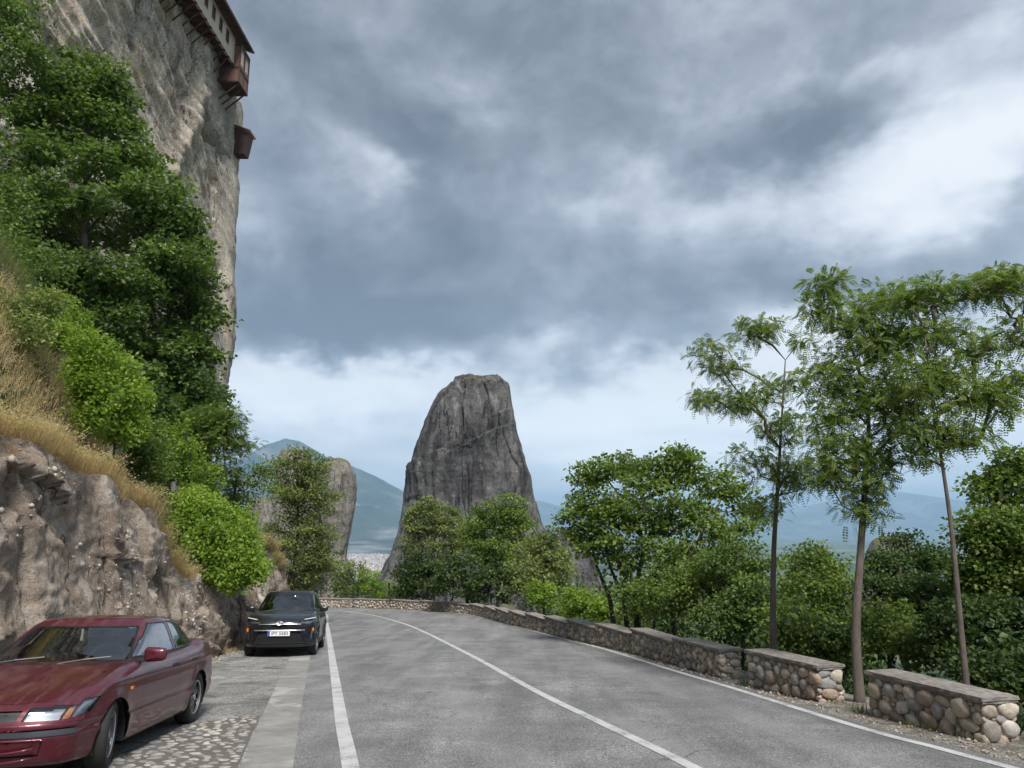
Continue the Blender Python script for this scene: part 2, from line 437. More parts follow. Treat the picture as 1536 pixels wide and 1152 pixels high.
def mat_mountain():
    m, n, b = new_mat('mountain_slopes'); p = pos(n)
    f = n.noise(p, 0.0012, 8, 0.68, 0.4)
    col = n.ramp(f, [(0.35, (0.018, 0.03, 0.02)), (0.5, (0.045, 0.06, 0.04)), (0.6, (0.15, 0.15, 0.14)), (0.7, (0.30, 0.30, 0.29))])
    n.put(b.inputs['Base Color'], col); b.inputs['Roughness'].default_value = 1.0; b.inputs['Specular IOR Level'].default_value = 0.0
    return m
M['mountain'] = mat_mountain()

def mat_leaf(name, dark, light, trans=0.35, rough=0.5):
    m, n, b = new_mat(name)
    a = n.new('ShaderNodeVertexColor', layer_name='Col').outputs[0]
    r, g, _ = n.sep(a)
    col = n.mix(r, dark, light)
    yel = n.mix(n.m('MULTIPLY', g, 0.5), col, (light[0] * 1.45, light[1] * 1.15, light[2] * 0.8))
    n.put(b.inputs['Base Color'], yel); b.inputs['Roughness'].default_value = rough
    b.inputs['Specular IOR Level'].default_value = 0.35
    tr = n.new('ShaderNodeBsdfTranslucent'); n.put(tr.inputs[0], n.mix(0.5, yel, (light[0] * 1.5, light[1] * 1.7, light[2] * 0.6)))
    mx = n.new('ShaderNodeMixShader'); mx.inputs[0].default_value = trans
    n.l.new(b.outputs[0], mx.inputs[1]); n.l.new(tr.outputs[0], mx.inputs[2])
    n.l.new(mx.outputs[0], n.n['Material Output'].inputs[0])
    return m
M['leaf_maple'] = mat_leaf('leaf_maple', (0.022, 0.048, 0.018), (0.165, 0.25, 0.065), 0.36)
M['leaf_oak'] = mat_leaf('leaf_oak', (0.02, 0.045, 0.014), (0.19, 0.275, 0.06), 0.38)
M['leaf_locust'] = mat_leaf('leaf_locust', (0.045, 0.085, 0.022), (0.24, 0.32, 0.085), 0.45)
M['leaf_bright'] = mat_leaf('leaf_bright', (0.075, 0.15, 0.02), (0.30, 0.42, 0.07), 0.42)
M['leaf_grey'] = mat_leaf('leaf_grey', (0.045, 0.068, 0.03), (0.25, 0.31, 0.11), 0.38)
M['leaf_dark'] = mat_leaf('leaf_dark', (0.014, 0.030, 0.012), (0.08, 0.13, 0.035), 0.30)  # dark growth; deep shade under the trees is put into this leaf colour
M['grass_dry'] = mat_leaf('grass_dry', (0.28, 0.17, 0.09), (0.60, 0.50, 0.32), 0.4, 0.8)
M['grass_green'] = mat_leaf('grass_green', (0.06, 0.09, 0.025), (0.20, 0.23, 0.09), 0.35, 0.7)

def mat_bark(name, a, bcol):
    m, n, b = new_mat(name); p = pos(n)
    f = n.noise(n.map(p, (1, 1, 0.22)), 28, 6, 0.7); g = n.noise(p, 2, 4, 0.6)
    n.put(b.inputs['Base Color'], n.mix(n.m('MULTIPLY', f, n.rng(g, 0.2, 0.7, 0.6, 1.3)), a, bcol)); b.inputs['Roughness'].default_value = 0.95
    bump(n, b, f, 0.02); return m
M['bark'] = mat_bark('bark', (0.03, 0.024, 0.02), (0.22, 0.18, 0.15))
M['bark_dark'] = mat_bark('bark_dark', (0.02, 0.016, 0.013), (0.11, 0.09, 0.075))

def mat_stone(name, palette, sc=9, obj_rand=True):
    m, n, b = new_mat(name)
    if obj_rand: r = n.new('ShaderNodeObjectInfo').outputs['Random']
    else: r = n.sep(n.new('ShaderNodeVertexColor', layer_name='Col').outputs[0])[0]
    p = pos(n)
    base = n.ramp(r, [(i / len(palette), c) for i, c in enumerate(palette)], 'CONSTANT')
    f = n.noise(p, sc, 7, 0.68, 0.5); g = n.noise(p, sc * 7, 5, 0.7)
    col = n.mix(n.rng(f, 0.3, 0.7), n.mix(1.0, base, (0.68, 0.66, 0.64), 'MULTIPLY'), n.mix(1.0, base, (1.5, 1.5, 1.5), 'MULTIPLY'))
    col = n.mix(n.rng(g, 0.6, 0.75, 0, 0.5), col, (0.06, 0.055, 0.045))
    n.put(b.inputs['Base Color'], col); b.inputs['Roughness'].default_value = 0.82
    bump(n, b, n.m('ADD', f, n.m('MULTIPLY', g, 0.4)), 0.02); return m
PAL = [(0.34, 0.29, 0.235), (0.41, 0.345, 0.27), (0.28, 0.25, 0.22), (0.47, 0.42, 0.345), (0.34, 0.255, 0.195), (0.25, 0.24, 0.23),
       (0.39, 0.34, 0.28), (0.31, 0.245, 0.20), (0.45, 0.41, 0.37), (0.22, 0.185, 0.155), (0.43, 0.37, 0.30), (0.30, 0.29, 0.27)]
M['stone'] = mat_stone('river_stone', PAL)
M['stone_joined'] = mat_stone('river_stone_joined', PAL, obj_rand=False)
M['cobble'] = mat_stone('cobble_stone', [(0.27, 0.255, 0.23), (0.35, 0.33, 0.285), (0.22, 0.22, 0.22), (0.31, 0.29, 0.255), (0.40, 0.38, 0.33), (0.24, 0.21, 0.19)], 14)
M['mortar'] = simple('mortar', (0.23, 0.20, 0.165), 0.95, noise=0.5, nscale=14)
M['cobble_bed'] = simple('cobble_bed', (0.12, 0.112, 0.10), 0.95, noise=0.6, nscale=11)
def mat_cap():
    m, n, b = new_mat('cap_slate'); p = pos(n)
    f = n.noise(n.map(p, (3, 1.2, 9)), 6, 7, 0.65, 0.4); g = n.noise(p, 1.7, 5, 0.6); e = n.noise(p, 40, 4, 0.7)
    v = n.m('ADD', n.m('MULTIPLY', f, 0.6), n.m('MULTIPLY', g, 0.4))
    col = n.ramp(v, [(0.3, (0.09, 0.078, 0.068)), (0.5, (0.23, 0.205, 0.18)), (0.7, (0.40, 0.37, 0.335))])
    col = n.mix(n.rng(e, 0.6, 0.75, 0, 0.6), col, (0.07, 0.06, 0.05))
    n.put(b.inputs['Base Color'], col); b.inputs['Roughness'].default_value = 0.9; bump(n, b, n.m('ADD', f, n.m('MULTIPLY', e, 0.3)), 0.02); return m
M['cap'] = mat_cap()
def mat_concrete():
    m, n, b = new_mat('concrete_strip'); p = pos(n)
    f = n.noise(p, 2.2, 7, 0.65, 0.3); g = n.noise(p, 60, 3, 0.6)
    col = n.ramp(n.m('ADD', n.m('MULTIPLY', f, 0.75), n.m('MULTIPLY', g, 0.25)), [(0.32, (0.15, 0.145, 0.132)), (0.5, (0.245, 0.235, 0.215)), (0.68, (0.34, 0.33, 0.31))])
    lt = n.noise(p, 0.9, 3, 0.5, 0.5)
    col = n.mix(n.rng(lt, 0.58, 0.62, 0, 0.5), col, (0.46, 0.45, 0.43))
    n.put(b.inputs['Base Color'], col); b.inputs['Roughness'].default_value = 0.88; bump(n, b, g, 0.004); return m
M['concrete'] = mat_concrete()
def mat_paint():
    m, n, b = new_mat('line_paint'); p = pos(n)
    f = n.noise(p, 45, 4, 0.75); g = n.noise(p, 3, 5, 0.6)
    v = n.m('ADD', n.m('MULTIPLY', f, 0.55), n.m('MULTIPLY', g, 0.45))
    n.put(b.inputs['Base Color'], n.ramp(v, [(0.38, (0.17, 0.17, 0.17)), (0.47, (0.44, 0.44, 0.43)), (0.7, (0.62, 0.62, 0.60))])); b.inputs['Roughness'].default_value = 0.8
    bump(n, b, f, 0.003); return m
M['paint'] = mat_paint()
def mat_verge():
    m, n, b = new_mat('gravel_verge'); p = pos(n)
    c = n.sep(n.vor(p, 42, out='Color')); d = n.vor(p, 42); f = n.noise(p, 1.5, 6, 0.65)
    col = n.ramp(c[0], [(0.0, (0.09, 0.08, 0.065)), (0.5, (0.19, 0.17, 0.14)), (0.8, (0.28, 0.26, 0.22)), (1, (0.42, 0.40, 0.36))])
    col = n.mix(n.rng(f, 0.48, 0.62, 0, 0.75), col, (0.075, 0.065, 0.05))
    n.put(b.inputs['Base Color'], col); b.inputs['Roughness'].default_value = 0.95; bump(n, b, n.m('SUBTRACT', 1.0, d), 0.012); return m
M['verge'] = mat_verge()

# ---------------------------------------------------------------- ground lines
def gp(lst): return np.array([G(u, v) for u, v in lst])
line_L = catmull(np.vstack([[0.35, 0.0], gp([(526, 1152), (512, 1080), (500, 1000), (494, 960), (490, 937)]), [[-11.2, 45.5], [-15.2, 53], [-30, 61.5]]]))
line_C = catmull(np.vstack([[3.35, 0.0], gp([(1040, 1152), (900, 1084), (800, 1035), (700, 980), (640, 950), (600, 934)]), [[-8.6, 44.5], [-14, 50.5], [-28, 57.5]]]))
line_R = catmull(np.vstack([[6.0, 0.0], gp([(1500, 1148), (1300, 1095), (1100, 1033), (1000, 1003), (900, 972), (850, 960), (760, 935), (700, 922)]), [[-6.0, 48.0], [-12, 50.8], [-26, 54]]]))
wall_base = np.vstack([[7.2, 0.0], [6.55, 3.0], [5.95, 5.6], gp([(1515, 1122), (1300, 1072)]), gp([(1265, 1056), (1120, 1029)]), gp([(1110, 1021), (1012, 997), (937, 978), (880, 965), (830, 953), (760, 936)]), [[-2.6, 44.0], [-7.2, 49.8], [-12.2, 52.3], [-26, 56], [-60, 60]]])
foot = np.array([[-6.2, -12], [-6.3, 2], [-6.5, 8], [-6.8, 12], [-7.0, 15.5], [-7.25, 18], [-7.7, 21.0], [-8.0, 24.5], [-8.8, 30], [-10.0, 36], [-11.4, 42], [-14.2, 48.5], [-24, 57], [-44, 62], [-90, 66]], float)
wb_s = catmull(wall_base, 2.0)

def height(x, y):
    """terrain height anywhere"""
    x = np.asarray(x, float); y = np.asarray(y, float)
    r = Rz(y)
    dR = poly_dist(wb_s, x, y)                       # + outside (right / beyond the wall)
    dL = -poly_dist(foot, x, y)                      # + up the bank on the left
    n1 = fbm(np.stack([x * 0.15, y * 0.15, x * 0], -1), 4, 3)
    n2 = fbm(np.stack([x * 0.012, y * 0.012, x * 0], -1), 4, 9)
    out = np.clip(dR - 0.3, 0, None)
    zr = r - 0.03 - 0.35 * sstep(out, 0, 0.6) - 0.42 * np.clip(out - 0.5, 0, 12) - 0.62 * np.clip(out - 12, 0, None)
    zr = zr + n1 * 0.5 * sstep(out, 0.5, 5) + n2 * 14 * sstep(out, 25, 120)
    far = -226 + n2 * 3
    k = sstep(out, 180, 460); zr = zr * (1 - k) + far * k
    zr = np.maximum(zr, far)
    fh = np.interp(y, [-10, 9, 16.5, 18.5, 21, 24, 28, 32, 38, 45], [3.9, 3.7, 3.2, 1.75, 1.9, 2.6, 3.1, 2.7, 1.6, 1.0])
    sl = np.interp(y, [-10, 12, 16, 19, 22, 26, 35, 60], [2.3, 2.4, 2.0, 1.3, 0.8, 0.6, 0.5, 0.35])
    d = np.clip(dL - 0.55, 0, None)
    zl = r + fh * sstep(d, 0, 0.8) + sl * np.clip(d - 0.8, 0, 2.6) + np.minimum(sl, 0.6) * np.clip(d - 3.4, 0, 8) + 0.25 * np.clip(d - 11.4, 0, 30)
    zl = zl + n1 * 0.9 * sstep(d, 1.5, 6)
    kk = sstep(np.hypot(x, y), 260, 800); zl = zl * (1 - kk) + far * kk
    z = np.where(dL > 0.3, zl, np.where(dR > 0, zr, r - 0.03))
    return z
# ---------------------------------------------------------------- ground sheet
def sinh_axis(n, a, lim, c):
    tm = math.asinh(lim / a); return c + a * np.sinh(np.linspace(-tm, tm, n))
gx = sinh_axis(430, 14, 46000, -2); gy = sinh_axis(470, 16, 46000, 18)
XX, YY = np.meshgrid(gx, gy, indexing='ij')
ZZ = height(XX, YY)
ff = sstep(np.hypot(XX, YY), 500, 1200); ZZ = ZZ * (1 - ff) - 226 * ff
struct(np_obj('ground', np.stack([XX, YY, ZZ], -1).reshape(-1, 3), grid_faces(len(gx), len(gy)), M['ground']))

def offset(pl, d):
    """shift polyline to its left by d"""
    t_ = np.gradient(pl, axis=0); t_ /= np.linalg.norm(t_, axis=1)[:, None]
    return pl + np.stack([-t_[:, 1], t_[:, 0]], 1) * d
def ribbon(name, A, B, dz, mat, nc=10, n=260, jag=0.0):
    A, B = resample(A, n), resample(B, n)
    if jag:
        nn = pnoise(np.stack([A[:, 0] * 3, A[:, 1] * 3, A[:, 0] * 0 + 5], 1)) * jag; B = B + nn[:, None]
    t_ = np.linspace(0, 1, nc)[None, :, None]
    Q = A[:, None] * (1 - t_) + B[:, None] * t_
    V = np.concatenate([Q, (Rz(Q[..., 1]) + dz)[..., None]], -1).reshape(-1, 3)
    cc_ = np.zeros((n * nc, 3)); cc_[:, 0] = np.tile(np.linspace(0, 1, nc), n)
    return struct(np_obj(name, V, grid_faces(n, nc)[:, ::-1], mat, col=cc_))
def back(pl, *pts): return np.vstack([np.array(pts, float), pl])
lL = back(line_L, (3.2, -12), (1.3, -4)); lC = back(line_C, (6.2, -12), (4.3, -4)); lR = back(line_R, (9.0, -12), (7.0, -4))
wbb = back(catmull(wall_base, 1.0), (10.5, -12), (8.3, -4))
ribbon('verge', offset(lR, -0.10), offset(wbb, -0.95), -0.010, M['verge'], 6, 420)
ribbon('road', offset(lL, 0.53), offset(lR, -0.24), 0.004, M['asphalt'], 16, 420, jag=0.05)
ribbon('kerb_strip', offset(lL, 1.0), offset(lL, 0.52), 0.012, M['concrete'], 3, 420)
fb = np.array(foot)[:12]
ribbon('parking_bay', offset(fb, 0.5), offset(lL, 0.99), 0.004, M['old_asphalt'], 14, 300)
for nm, pl, w in (('edge_line', lL, 0.16), ('centre_line', lC, 0.14), ('edge_line', lR, 0.13)):
    ribbon(nm, offset(pl, w / 2), offset(pl, -w / 2), 0.009, M['paint'], 2, 420)

# ---------------------------------------------------------------- stones (shared shapes)
def stone_mesh(name, seed, mat, sub=2, flat=1.0):
    bm = bmesh.new(); bmesh.ops.create_icosphere(bm, subdivisions=sub, radius=1.0)
    co = np.array([v.co[:] for v in bm.verts])
    d = 1 + 0.55 * pnoise(co * 1.0, seed) + 0.30 * pnoise(co * 2.4, seed + 5)
    co = co * d[:, None]; co = np.sign(co) * np.abs(co) ** 0.86
    for v, c in zip(bm.verts, co): v.co = (c[0], c[1], c[2] * flat)
    me = bpy.data.meshes.new(name); bm.to_mesh(me); bm.free(); me.materials.append(mat)
    me.polygons.foreach_set('use_smooth', np.full(len(me.polygons), True)); return me
STONES = [stone_mesh('stone', 100 + k * 7, M['stone']) for k in range(10)]
COBBLES = [stone_mesh('cobble', 300 + k * 7, M['cobble'], 2, 1.0) for k in range(6)]

def pack(w, h, rmin, rmax, tries, asp=1.25, seed=0):
    """fit rounded stones of mixed size into a w x h face -> (u, v, ru, rv)"""
    r_ = np.random.default_rng(seed); out = []; P_ = np.zeros((0, 4))
    for lvl, R0 in enumerate(np.geomspace(rmax, rmin, 7)):
        for _ in range(tries):
            a = R0 * r_.uniform(0.85, 1.1); as_ = r_.uniform(1.0, asp) if r_.random() > 0.25 else r_.uniform(0.8, 1.0)
            ru, rv = a * as_ ** 0.5, a / as_ ** 0.5
            u, v = r_.uniform(ru * 0.9, w - ru * 0.9) if w > 2 * ru else w / 2, r_.uniform(rv * 0.9, h - rv * 0.9) if h > 2 * rv else h / 2
            if len(P_):
                q = ((P_[:, 0] - u) / (P_[:, 2] + ru)) ** 2 + ((P_[:, 1] - v) / (P_[:, 3] + rv)) ** 2
                if q.min() < 0.93: continue
            P_ = np.vstack([P_, [u, v, ru, rv]])
    return P_
ico = np.array([v.co[:] for v in STONES[0].vertices]); 
def mesh_arrays(me):
    V = np.array([v.co[:] for v in me.vertices]); Fc = np.array([p.vertices[:] for p in me.polygons]); return V, Fc
STA = [mesh_arrays(m_) for m_ in STONES[:5]]

ORD = ['nearest', 'second', 'third', 'fourth', 'fifth', 'sixth', 'seventh', 'eighth', 'ninth', 'tenth', 'eleventh', 'twelfth', 'thirteenth',
       'fourteenth', 'fifteenth', 'sixteenth', 'seventeenth', 'eighteenth', 'nineteenth', 'twentieth', 'twenty-first', 'twenty-second', 'twenty-third', 'twenty-fourth']
def wall_section(A, B, idx, label, ndiv=True, th=0.46, top=None):
    """A = far end, B = near end of the road-side foot of the wall"""
    A, B = np.array(A), np.array(B); L = np.linalg.norm(B - A); e = (B - A) / L
    out = np.array([-e[1], e[0]])                    # away from the road (left of the A->B direction when heading to camera)
    if out @ np.array([1, 0.4]) < 0: out = -out
    zA, zB = Rz(A[1]), Rz(B[1]); mid = (zA + zB) / 2
    ht = 0.50; tA, tB = (mid + ht - (zB - zA) * 0.20, mid + ht + (zB - zA) * 0.20) if top is None else top
    root = empty('stone_wall', (A[0], A[1], zA))
    tag(root, label, 'stone wall', 'stone parapet wall sections along the road edge')
    def W3(s, o, z): q = A + e * s + out * o; return Vector((q[0] - A[0], q[1] - A[1], z - zA))
    bm = bmesh.new()                                  # mortar core
    vs = [bm.verts.new(W3(s, o, z)) for s, o in ((0.02, 0.035), (L - 0.035, 0.035), (L - 0.035, th - 0.03), (0.02, th - 0.03)) for z in ((min(zA, zB) - 0.25), (tA if s < 1 else tB))]
    for f in ((0, 2, 3, 1), (2, 4, 5, 3), (4, 6, 7, 5), (6, 0, 1, 7), (1, 3, 5, 7), (0, 6, 4, 2)): bm.faces.new([vs[i] for i in f])
    bm_obj('mortar_core', bm, M['mortar'], root)
    # cap : two courses of slate, upper one proud
    for k, (z0, z1, ov) in enumerate(((0.0, 0.028, 0.008), (0.029, 0.068, 0.018))):
        ns = max(2, int(L / 0.07)); no = 7
        ss = np.linspace(-0.004 if k else 0.0, L + ov, ns); oo = np.linspace(-ov, th + ov, no)
        SS, OO = np.meshgrid(ss, oo, indexing='ij'); V = []
        tz = tA + (tB - tA) * SS / L
        for z_ in (z0, z1):
            nn = pnoise(np.stack([SS * 7 + idx * 9, OO * 7, SS * 0 + z_ * 30], -1), 4)
            n2_ = pnoise(np.stack([SS * 20 + idx * 9, OO * 20, SS * 0 + z_ * 90], -1), 8)
            so = SS + (nn * 0.02 + n2_ * 0.012) * (SS > L) ; on = OO + (nn * 0.024 + n2_ * 0.014) * ((OO < 0) | (OO > th))
            q = A + e * so[..., None] + out * on[..., None] - A
            V.append(np.concatenate([q, (tz + z_ + (n2_ * 0.006 if z_ == z1 else 0) - zA)[..., None]], -1).reshape(-1, 3))
        nV = ns * no; F1 = grid_faces(ns, no); Fb = F1[:, ::-1]
        def idq(i, j): return i * no + j
        sd = []
        for i in range(ns - 1):
            for j in (0, no - 1):
                a_, b_ = idq(i, j), idq(i + 1, j); sd.append([a_, b_, b_ + nV, a_ + nV] if j == 0 else [b_, a_, a_ + nV, b_ + nV])
        for j in range(no - 1):
            for i in (0, ns - 1):
                a_, b_ = idq(i, j), idq(i, j + 1); sd.append([b_, a_, a_ + nV, b_ + nV] if i == 0 else [a_, b_, b_ + nV, a_ + nV])
        Fc = np.vstack([Fb, F1 + nV, sd])
        np_obj('cap_slab', np.vstack(V), Fc, M['cap'], root, smooth=False)
    # stones : road face, near end face, back face
    faces = [('f', L, 0), ('e', th, 1), ('b', L, 2)]
    allV, allF, allC, base = [], [], [], 0
    r_ = np.random.default_rng(1000 + idx)
    for nm, w, kd in faces:
        hh = 0.585
        big = ndiv
        if kd == 2: pk = pack(w, hh, 0.05, 0.11, 30, seed=idx * 3 + kd)
        else: pk = pack(w, hh, 0.020 if big else 0.036, 0.112 if idx < 2 else 0.098, 190 if big else 90, 2.0, seed=idx * 3 + kd)
        for u, v, ru, rv in pk:
            s, o = (u, 0.03) if kd == 0 else ((L - 0.03, u) if kd == 1 else (u, th - 0.03))
            zt_ = tA + (tB - tA) * s / L; zb_ = zA + (zB - zA) * s / L
            z = zb_ - 0.04 + v * (zt_ - zb_ + 0.04) / hh
            rd = min(ru, rv) * 0.62
            ang = r_.normal(0, 0.25)
            ex = Vector((e[0], e[1], 0)) if kd != 1 else Vector((out[0], out[1], 0)); ez = Vector((0, 0, 1)); en = ex.cross(ez)
            ex2 = ex * math.cos(ang) + ez * math.sin(ang); ez2 = -ex * math.sin(ang) + ez * math.cos(ang)
            mw = Matrix.Identity(4)
            for c_, (ax, sc_) in enumerate(((ex2, ru * 0.99), (en, rd), (ez2, rv * 0.99))):
                for r2 in range(3): mw[r2][c_] = ax[r2] * sc_
            loc = W3(s, o, z); mw[0][3], mw[1][3], mw[2][3] = loc
            if big and kd != 2:
                ob = bpy.data.objects.new('stone', STONES[r_.integers(len(STONES))]); C.objects.link(ob); ob.parent = root; ob.matrix_local = mw
            else:
                Vs, Fs = STA[r_.integers(5)]; m3 = np.array(mw)
                allV.append(Vs @ m3[:3, :3].T + m3[:3, 3]); allF.append(Fs + base); base += len(Vs)
                allC.append(np.tile([r_.random(), 0, 0], (len(Vs), 1)))
    if allV:
        o_ = np_obj('stones', np.vstack(allV), np.vstack(allF), M['stone_joined'], root, col=np.vstack(allC)); o_['kind'] = 'stuff'
    return root
W1 = ((4.74, 10.48), (5.16, 8.62)); W2 = ((4.03, 13.45), (4.55, 11.62)); W3_ = ((3.58, 17.25), (3.93, 14.75))
secs = [W1, W2, W3_]
wpl = catmull(np.vstack([[W3_[0]], wall_base[wall_base[:, 1] > 18.0]]), 0.25)
dd = np.r_[0, np.cumsum(np.linalg.norm(np.diff(wpl, axis=0), axis=1))]
s_ = 0.12
while s_ + 3 < dd[-1] - 30:
    q0 = [np.interp(s_ + 0.0, dd, wpl[:, k]) for k in (0, 1)]; q1 = [np.interp(s_ + 2.95, dd, wpl[:, k]) for k in (0, 1)]
    secs.append((q1, q0)); s_ += 3.0
q0 = np.array([6.1, 4.6]); secs_right = ((5.27, 7.75), (5.85, 5.3))
TOPS = {0: (-0.345, -0.30), 1: (-0.535, -0.485), 2: (-0.875, -0.725)}
for i, (a_, b_) in enumerate(secs):
    if i == 0: lb = 'nearest stone parapet section with the largest round stones, at the right edge'
    elif i == 1: lb = 'second parapet section from the right, standing free between two gaps with tree trunks behind'
    elif i == 2: lb = 'third parapet section from the right, left of the gap, with one rusty orange stone'
    else: lb = ORD[i] + ' rubble stone parapet section counting from the right edge'
    wall_section(a_, b_, i, lb, ndiv=i < 7, top=TOPS.get(i))

# ---------------------------------------------------------------- cobbled patch beside the concrete strip
cob = empty('cobbled_patch', (-3.4, 8.5, float(Rz(8.5)))); struct(cob)
pl_ = np.array([G(393, 1073), G(300, 1086), G(240, 1110), G(175, 1142), [-3.95, 6.8], [-3.4, 4.6], [-0.95, 4.6]])
right = offset(lL, 1.02)
def xr(y): return np.interp(y, right[:, 1], right[:, 0])
def xl(y): return np.interp(y, [4.5, 7.0, 7.9, 8.8, 9.75, 10.35], [-3.0, -3.9, -3.95, -3.98, -3.95, -3.5])
ys = np.linspace(4.5, 10.35, 40); V = []
for y in ys:
    for k in range(8):
        x = xl(y) + (xr(y) - xl(y)) * k / 7; V.append((x + 3.4, y - 8.5, Rz(y) + 0.008 - Rz(8.5)))
np_obj('cobble_bed', np.array(V), grid_faces(40, 8)[:, ::-1], M['cobble_bed'], cob)
cr = np.random.default_rng(5); Pc = []
for _ in range(9000):
    y = cr.uniform(4.8, 10.3); x = cr.uniform(-4.1, -0.9); a_ = cr.uniform(0.036, 0.085); bb = a_ * cr.uniform(0.45, 0.8)
    if x - a_ < xl(y) or x + a_ > xr(y): continue
    if Pc:
        Q = np.array(Pc)
        if (((Q[:, 0] - x) / (Q[:, 2] + a_)) ** 2 + ((Q[:, 1] - y) / (Q[:, 3] + bb)) ** 2).min() < 1.22: continue
    Pc.append((x, y, a_, bb))
Pc = sorted(Pc, key=lambda q: q[1])
Pc = Pc[:0] + [q for q in Pc if q[1] > 6.3][:298] + [q for q in Pc if q[1] > 6.3][298:] 
for i, (x, y, a_, bb) in enumerate(Pc):
    if i >= 298: break
    ob = bpy.data.objects.new('cobble', COBBLES[i % 6]); C.objects.link(ob); ob.parent = cob
    ob.location = (x + 3.4, y - 8.5, Rz(y) - Rz(8.5) - 0.002); ob.rotation_euler = (0.02, 0, cr.normal(0, 0.35))
    ob.scale = (a_, bb, 0.020 + cr.uniform(0, 0.006))

# ---------------------------------------------------------------- roadside rock face
fc = catmull(np.vstack([[-6.25, -3], foot[2:-2]]), 0.05)
dd = np.r_[0, np.cumsum(np.linalg.norm(np.diff(fc, axis=0), axis=1))]
sd_ = []; q = 0.0
while q < dd[-1]:
    y_ = np.interp(q, dd, fc[:, 1]); sd_.append(q); q += 0.035 if 6 < y_ < 20 else (0.07 if y_ < 32 else 0.2)
fc = np.stack([np.interp(sd_, dd, fc[:, k]) for k in (0, 1)], 1)
tn = np.gradient(fc, axis=0); tn /= np.linalg.norm(tn, axis=1)[:, None]
inw = np.stack([-tn[:, 1], tn[:, 0]], 1)
nt = 120; tt = np.r_[np.linspace(-0.06, 1.0, nt - 22), np.linspace(1.0, 1.0, 22)]
ext = np.r_[np.zeros(nt - 22), np.linspace(0.04, 1.5, 22)]
yy = fc[:, 1]
fh = np.interp(yy, [-10, 9, 16.2, 18.2, 21, 24, 28, 32, 38, 45], [4.0, 3.85, 3.3, 1.85, 1.95, 2.7, 3.2, 2.8, 1.7, 1.1]) + 0.22 * pnoise(np.stack([yy * 0.7, yy * 0, yy * 0], 1), 2)
lean = np.interp(yy, [0, 12, 16, 17.6, 21, 30], [0.45, 0.5, 0.85, 0.7, 0.35, 0.9])
Tt, Yv = tt[None, :], yy[:, None]
dn = (lean[:, None] * np.clip(Tt, 0, 1) ** 1.25 + ext[None, :])
Xp = fc[:, 0][:, None] + inw[:, 0][:, None] * dn; Yp = fc[:, 1][:, None] + inw[:, 1][:, None] * dn
Zp = Rz(yy)[:, None] + fh[:, None] * Tt + ext[None, :] * 0.35
q3 = np.stack([Xp, Yp, Zp], -1)
big = fbm(q3 * [0.45, 0.36, 0.5], 4, 21, 0.42) * 0.42
strat = (Zp * 0.9 + Yp * 0.22 + fbm(q3 * 0.45, 3, 5) * 1.1)
saw = strat - np.floor(strat); ledge = (np.where(saw < 0.86, saw / 0.86, (1 - saw) / 0.14) - 0.5) * 0.17 * sstep(fbm(q3 * 0.35, 2, 77), -0.25, 0.35)
crk = -0.20 * sstep(1 - np.abs(pnoise(q3 * [0.5, 0.8, 0.45] + 7, 41)) * 12, 0, 1) * sstep(pnoise(q3 * 0.5, 6), -0.1, 0.25)
med = fbm(q3 * [2.2, 1.6, 2.6], 5, 33, 0.62) * 0.075
cell = ridged(q3 * [1.2, 1.0, 1.3], 4, 61) * 0.06
vj = np.stack([Xp * 0.6, Yp * 0.75 + Zp * 0.18, Zp * 0.16], -1); joint = np.abs(pnoise(vj + 3, 91)); cell = cell - 0.16 * np.exp(-(joint / 0.02) ** 2) + 0.10 * np.sign(pnoise(vj + 3, 91)) * sstep(joint, 0, 0.05)
over = np.zeros_like(Xp)                              # the two overhanging ledges
for (y0, y1, zc, dip, dep) in ((6.5, 10.6, -0.02, 0.10, 0.18), (10.0, 12.4, 2.2, -0.28, 0.20), (13.0, 15.4, 1.0, -0.1, 0.15)):
    zl = zc + dip * (Yp - (y0 + y1) / 2) + 0.18 * pnoise(q3 * [1.3, 1.3, 0], 12)
    win = sstep(Yp, y0, y0 + 0.6) * (1 - sstep(Yp, y1 - 0.6, y1)); d_ = Zp - zl
    over += win * dep * np.where(d_ > 0, np.exp(-d_ / 0.35), -0.55 * np.exp(d_ / 0.22))
disp = (big + ledge + crk + med + cell + over) * sstep(np.abs(Tt) + ext[None, :] * 0 + 0.25, 0, 0.5)
disp = disp * np.clip(1 - ext[None, :] / 1.8, 0.2, 1)
V = q3.copy(); V[..., 0] -= inw[:, 0][:, None] * disp; V[..., 1] -= inw[:, 1][:, None] * disp
V[..., 2] += med * 0.5 + disp * 0.15
ROCKV = V.copy()
pr_ = np.random.default_rng(3); I_ = pr_.integers(5, len(fc) - 5, 60000); J_ = pr_.integers(4, nt - 24, 60000)
pp = ROCKV[I_, J_]; kp = (fbm(pp * 0.8, 3, 71) > 0.10) & (pp[:, 1] > 6) & (pp[:, 1] < 26); pp, I_ = pp[kp][:2400], I_[kp][:2400]
bm_ = bmesh.new(); bmesh.ops.create_icosphere(bm_, subdivisions=1, radius=1.0); uV = np.array([v.co[:] for v in bm_.verts]); uF = np.array([[v.index for v in f.verts] for f in bm_.faces]); bm_.free()
sz = pr_.gamma(2.2, 0.0075, len(pp)).clip(0.006, 0.055)[:, None, None] * pr_.uniform(0.6, 1.2, (len(pp), 1, 3))
PV = (pp[:, None] + uV[None] * sz).reshape(-1, 3); PF = (uF[None] + np.arange(len(pp))[:, None, None] * len(uV)).reshape(-1, 3)
pcl = np.repeat(pr_.random((len(pp), 3)), len(uV), 0)
tag(np_obj('pebbles', PV, PF, M['stone_joined'], col=pcl), 'small pale pebbles set in the roadside conglomerate rock', 'pebbles', kind='stuff')
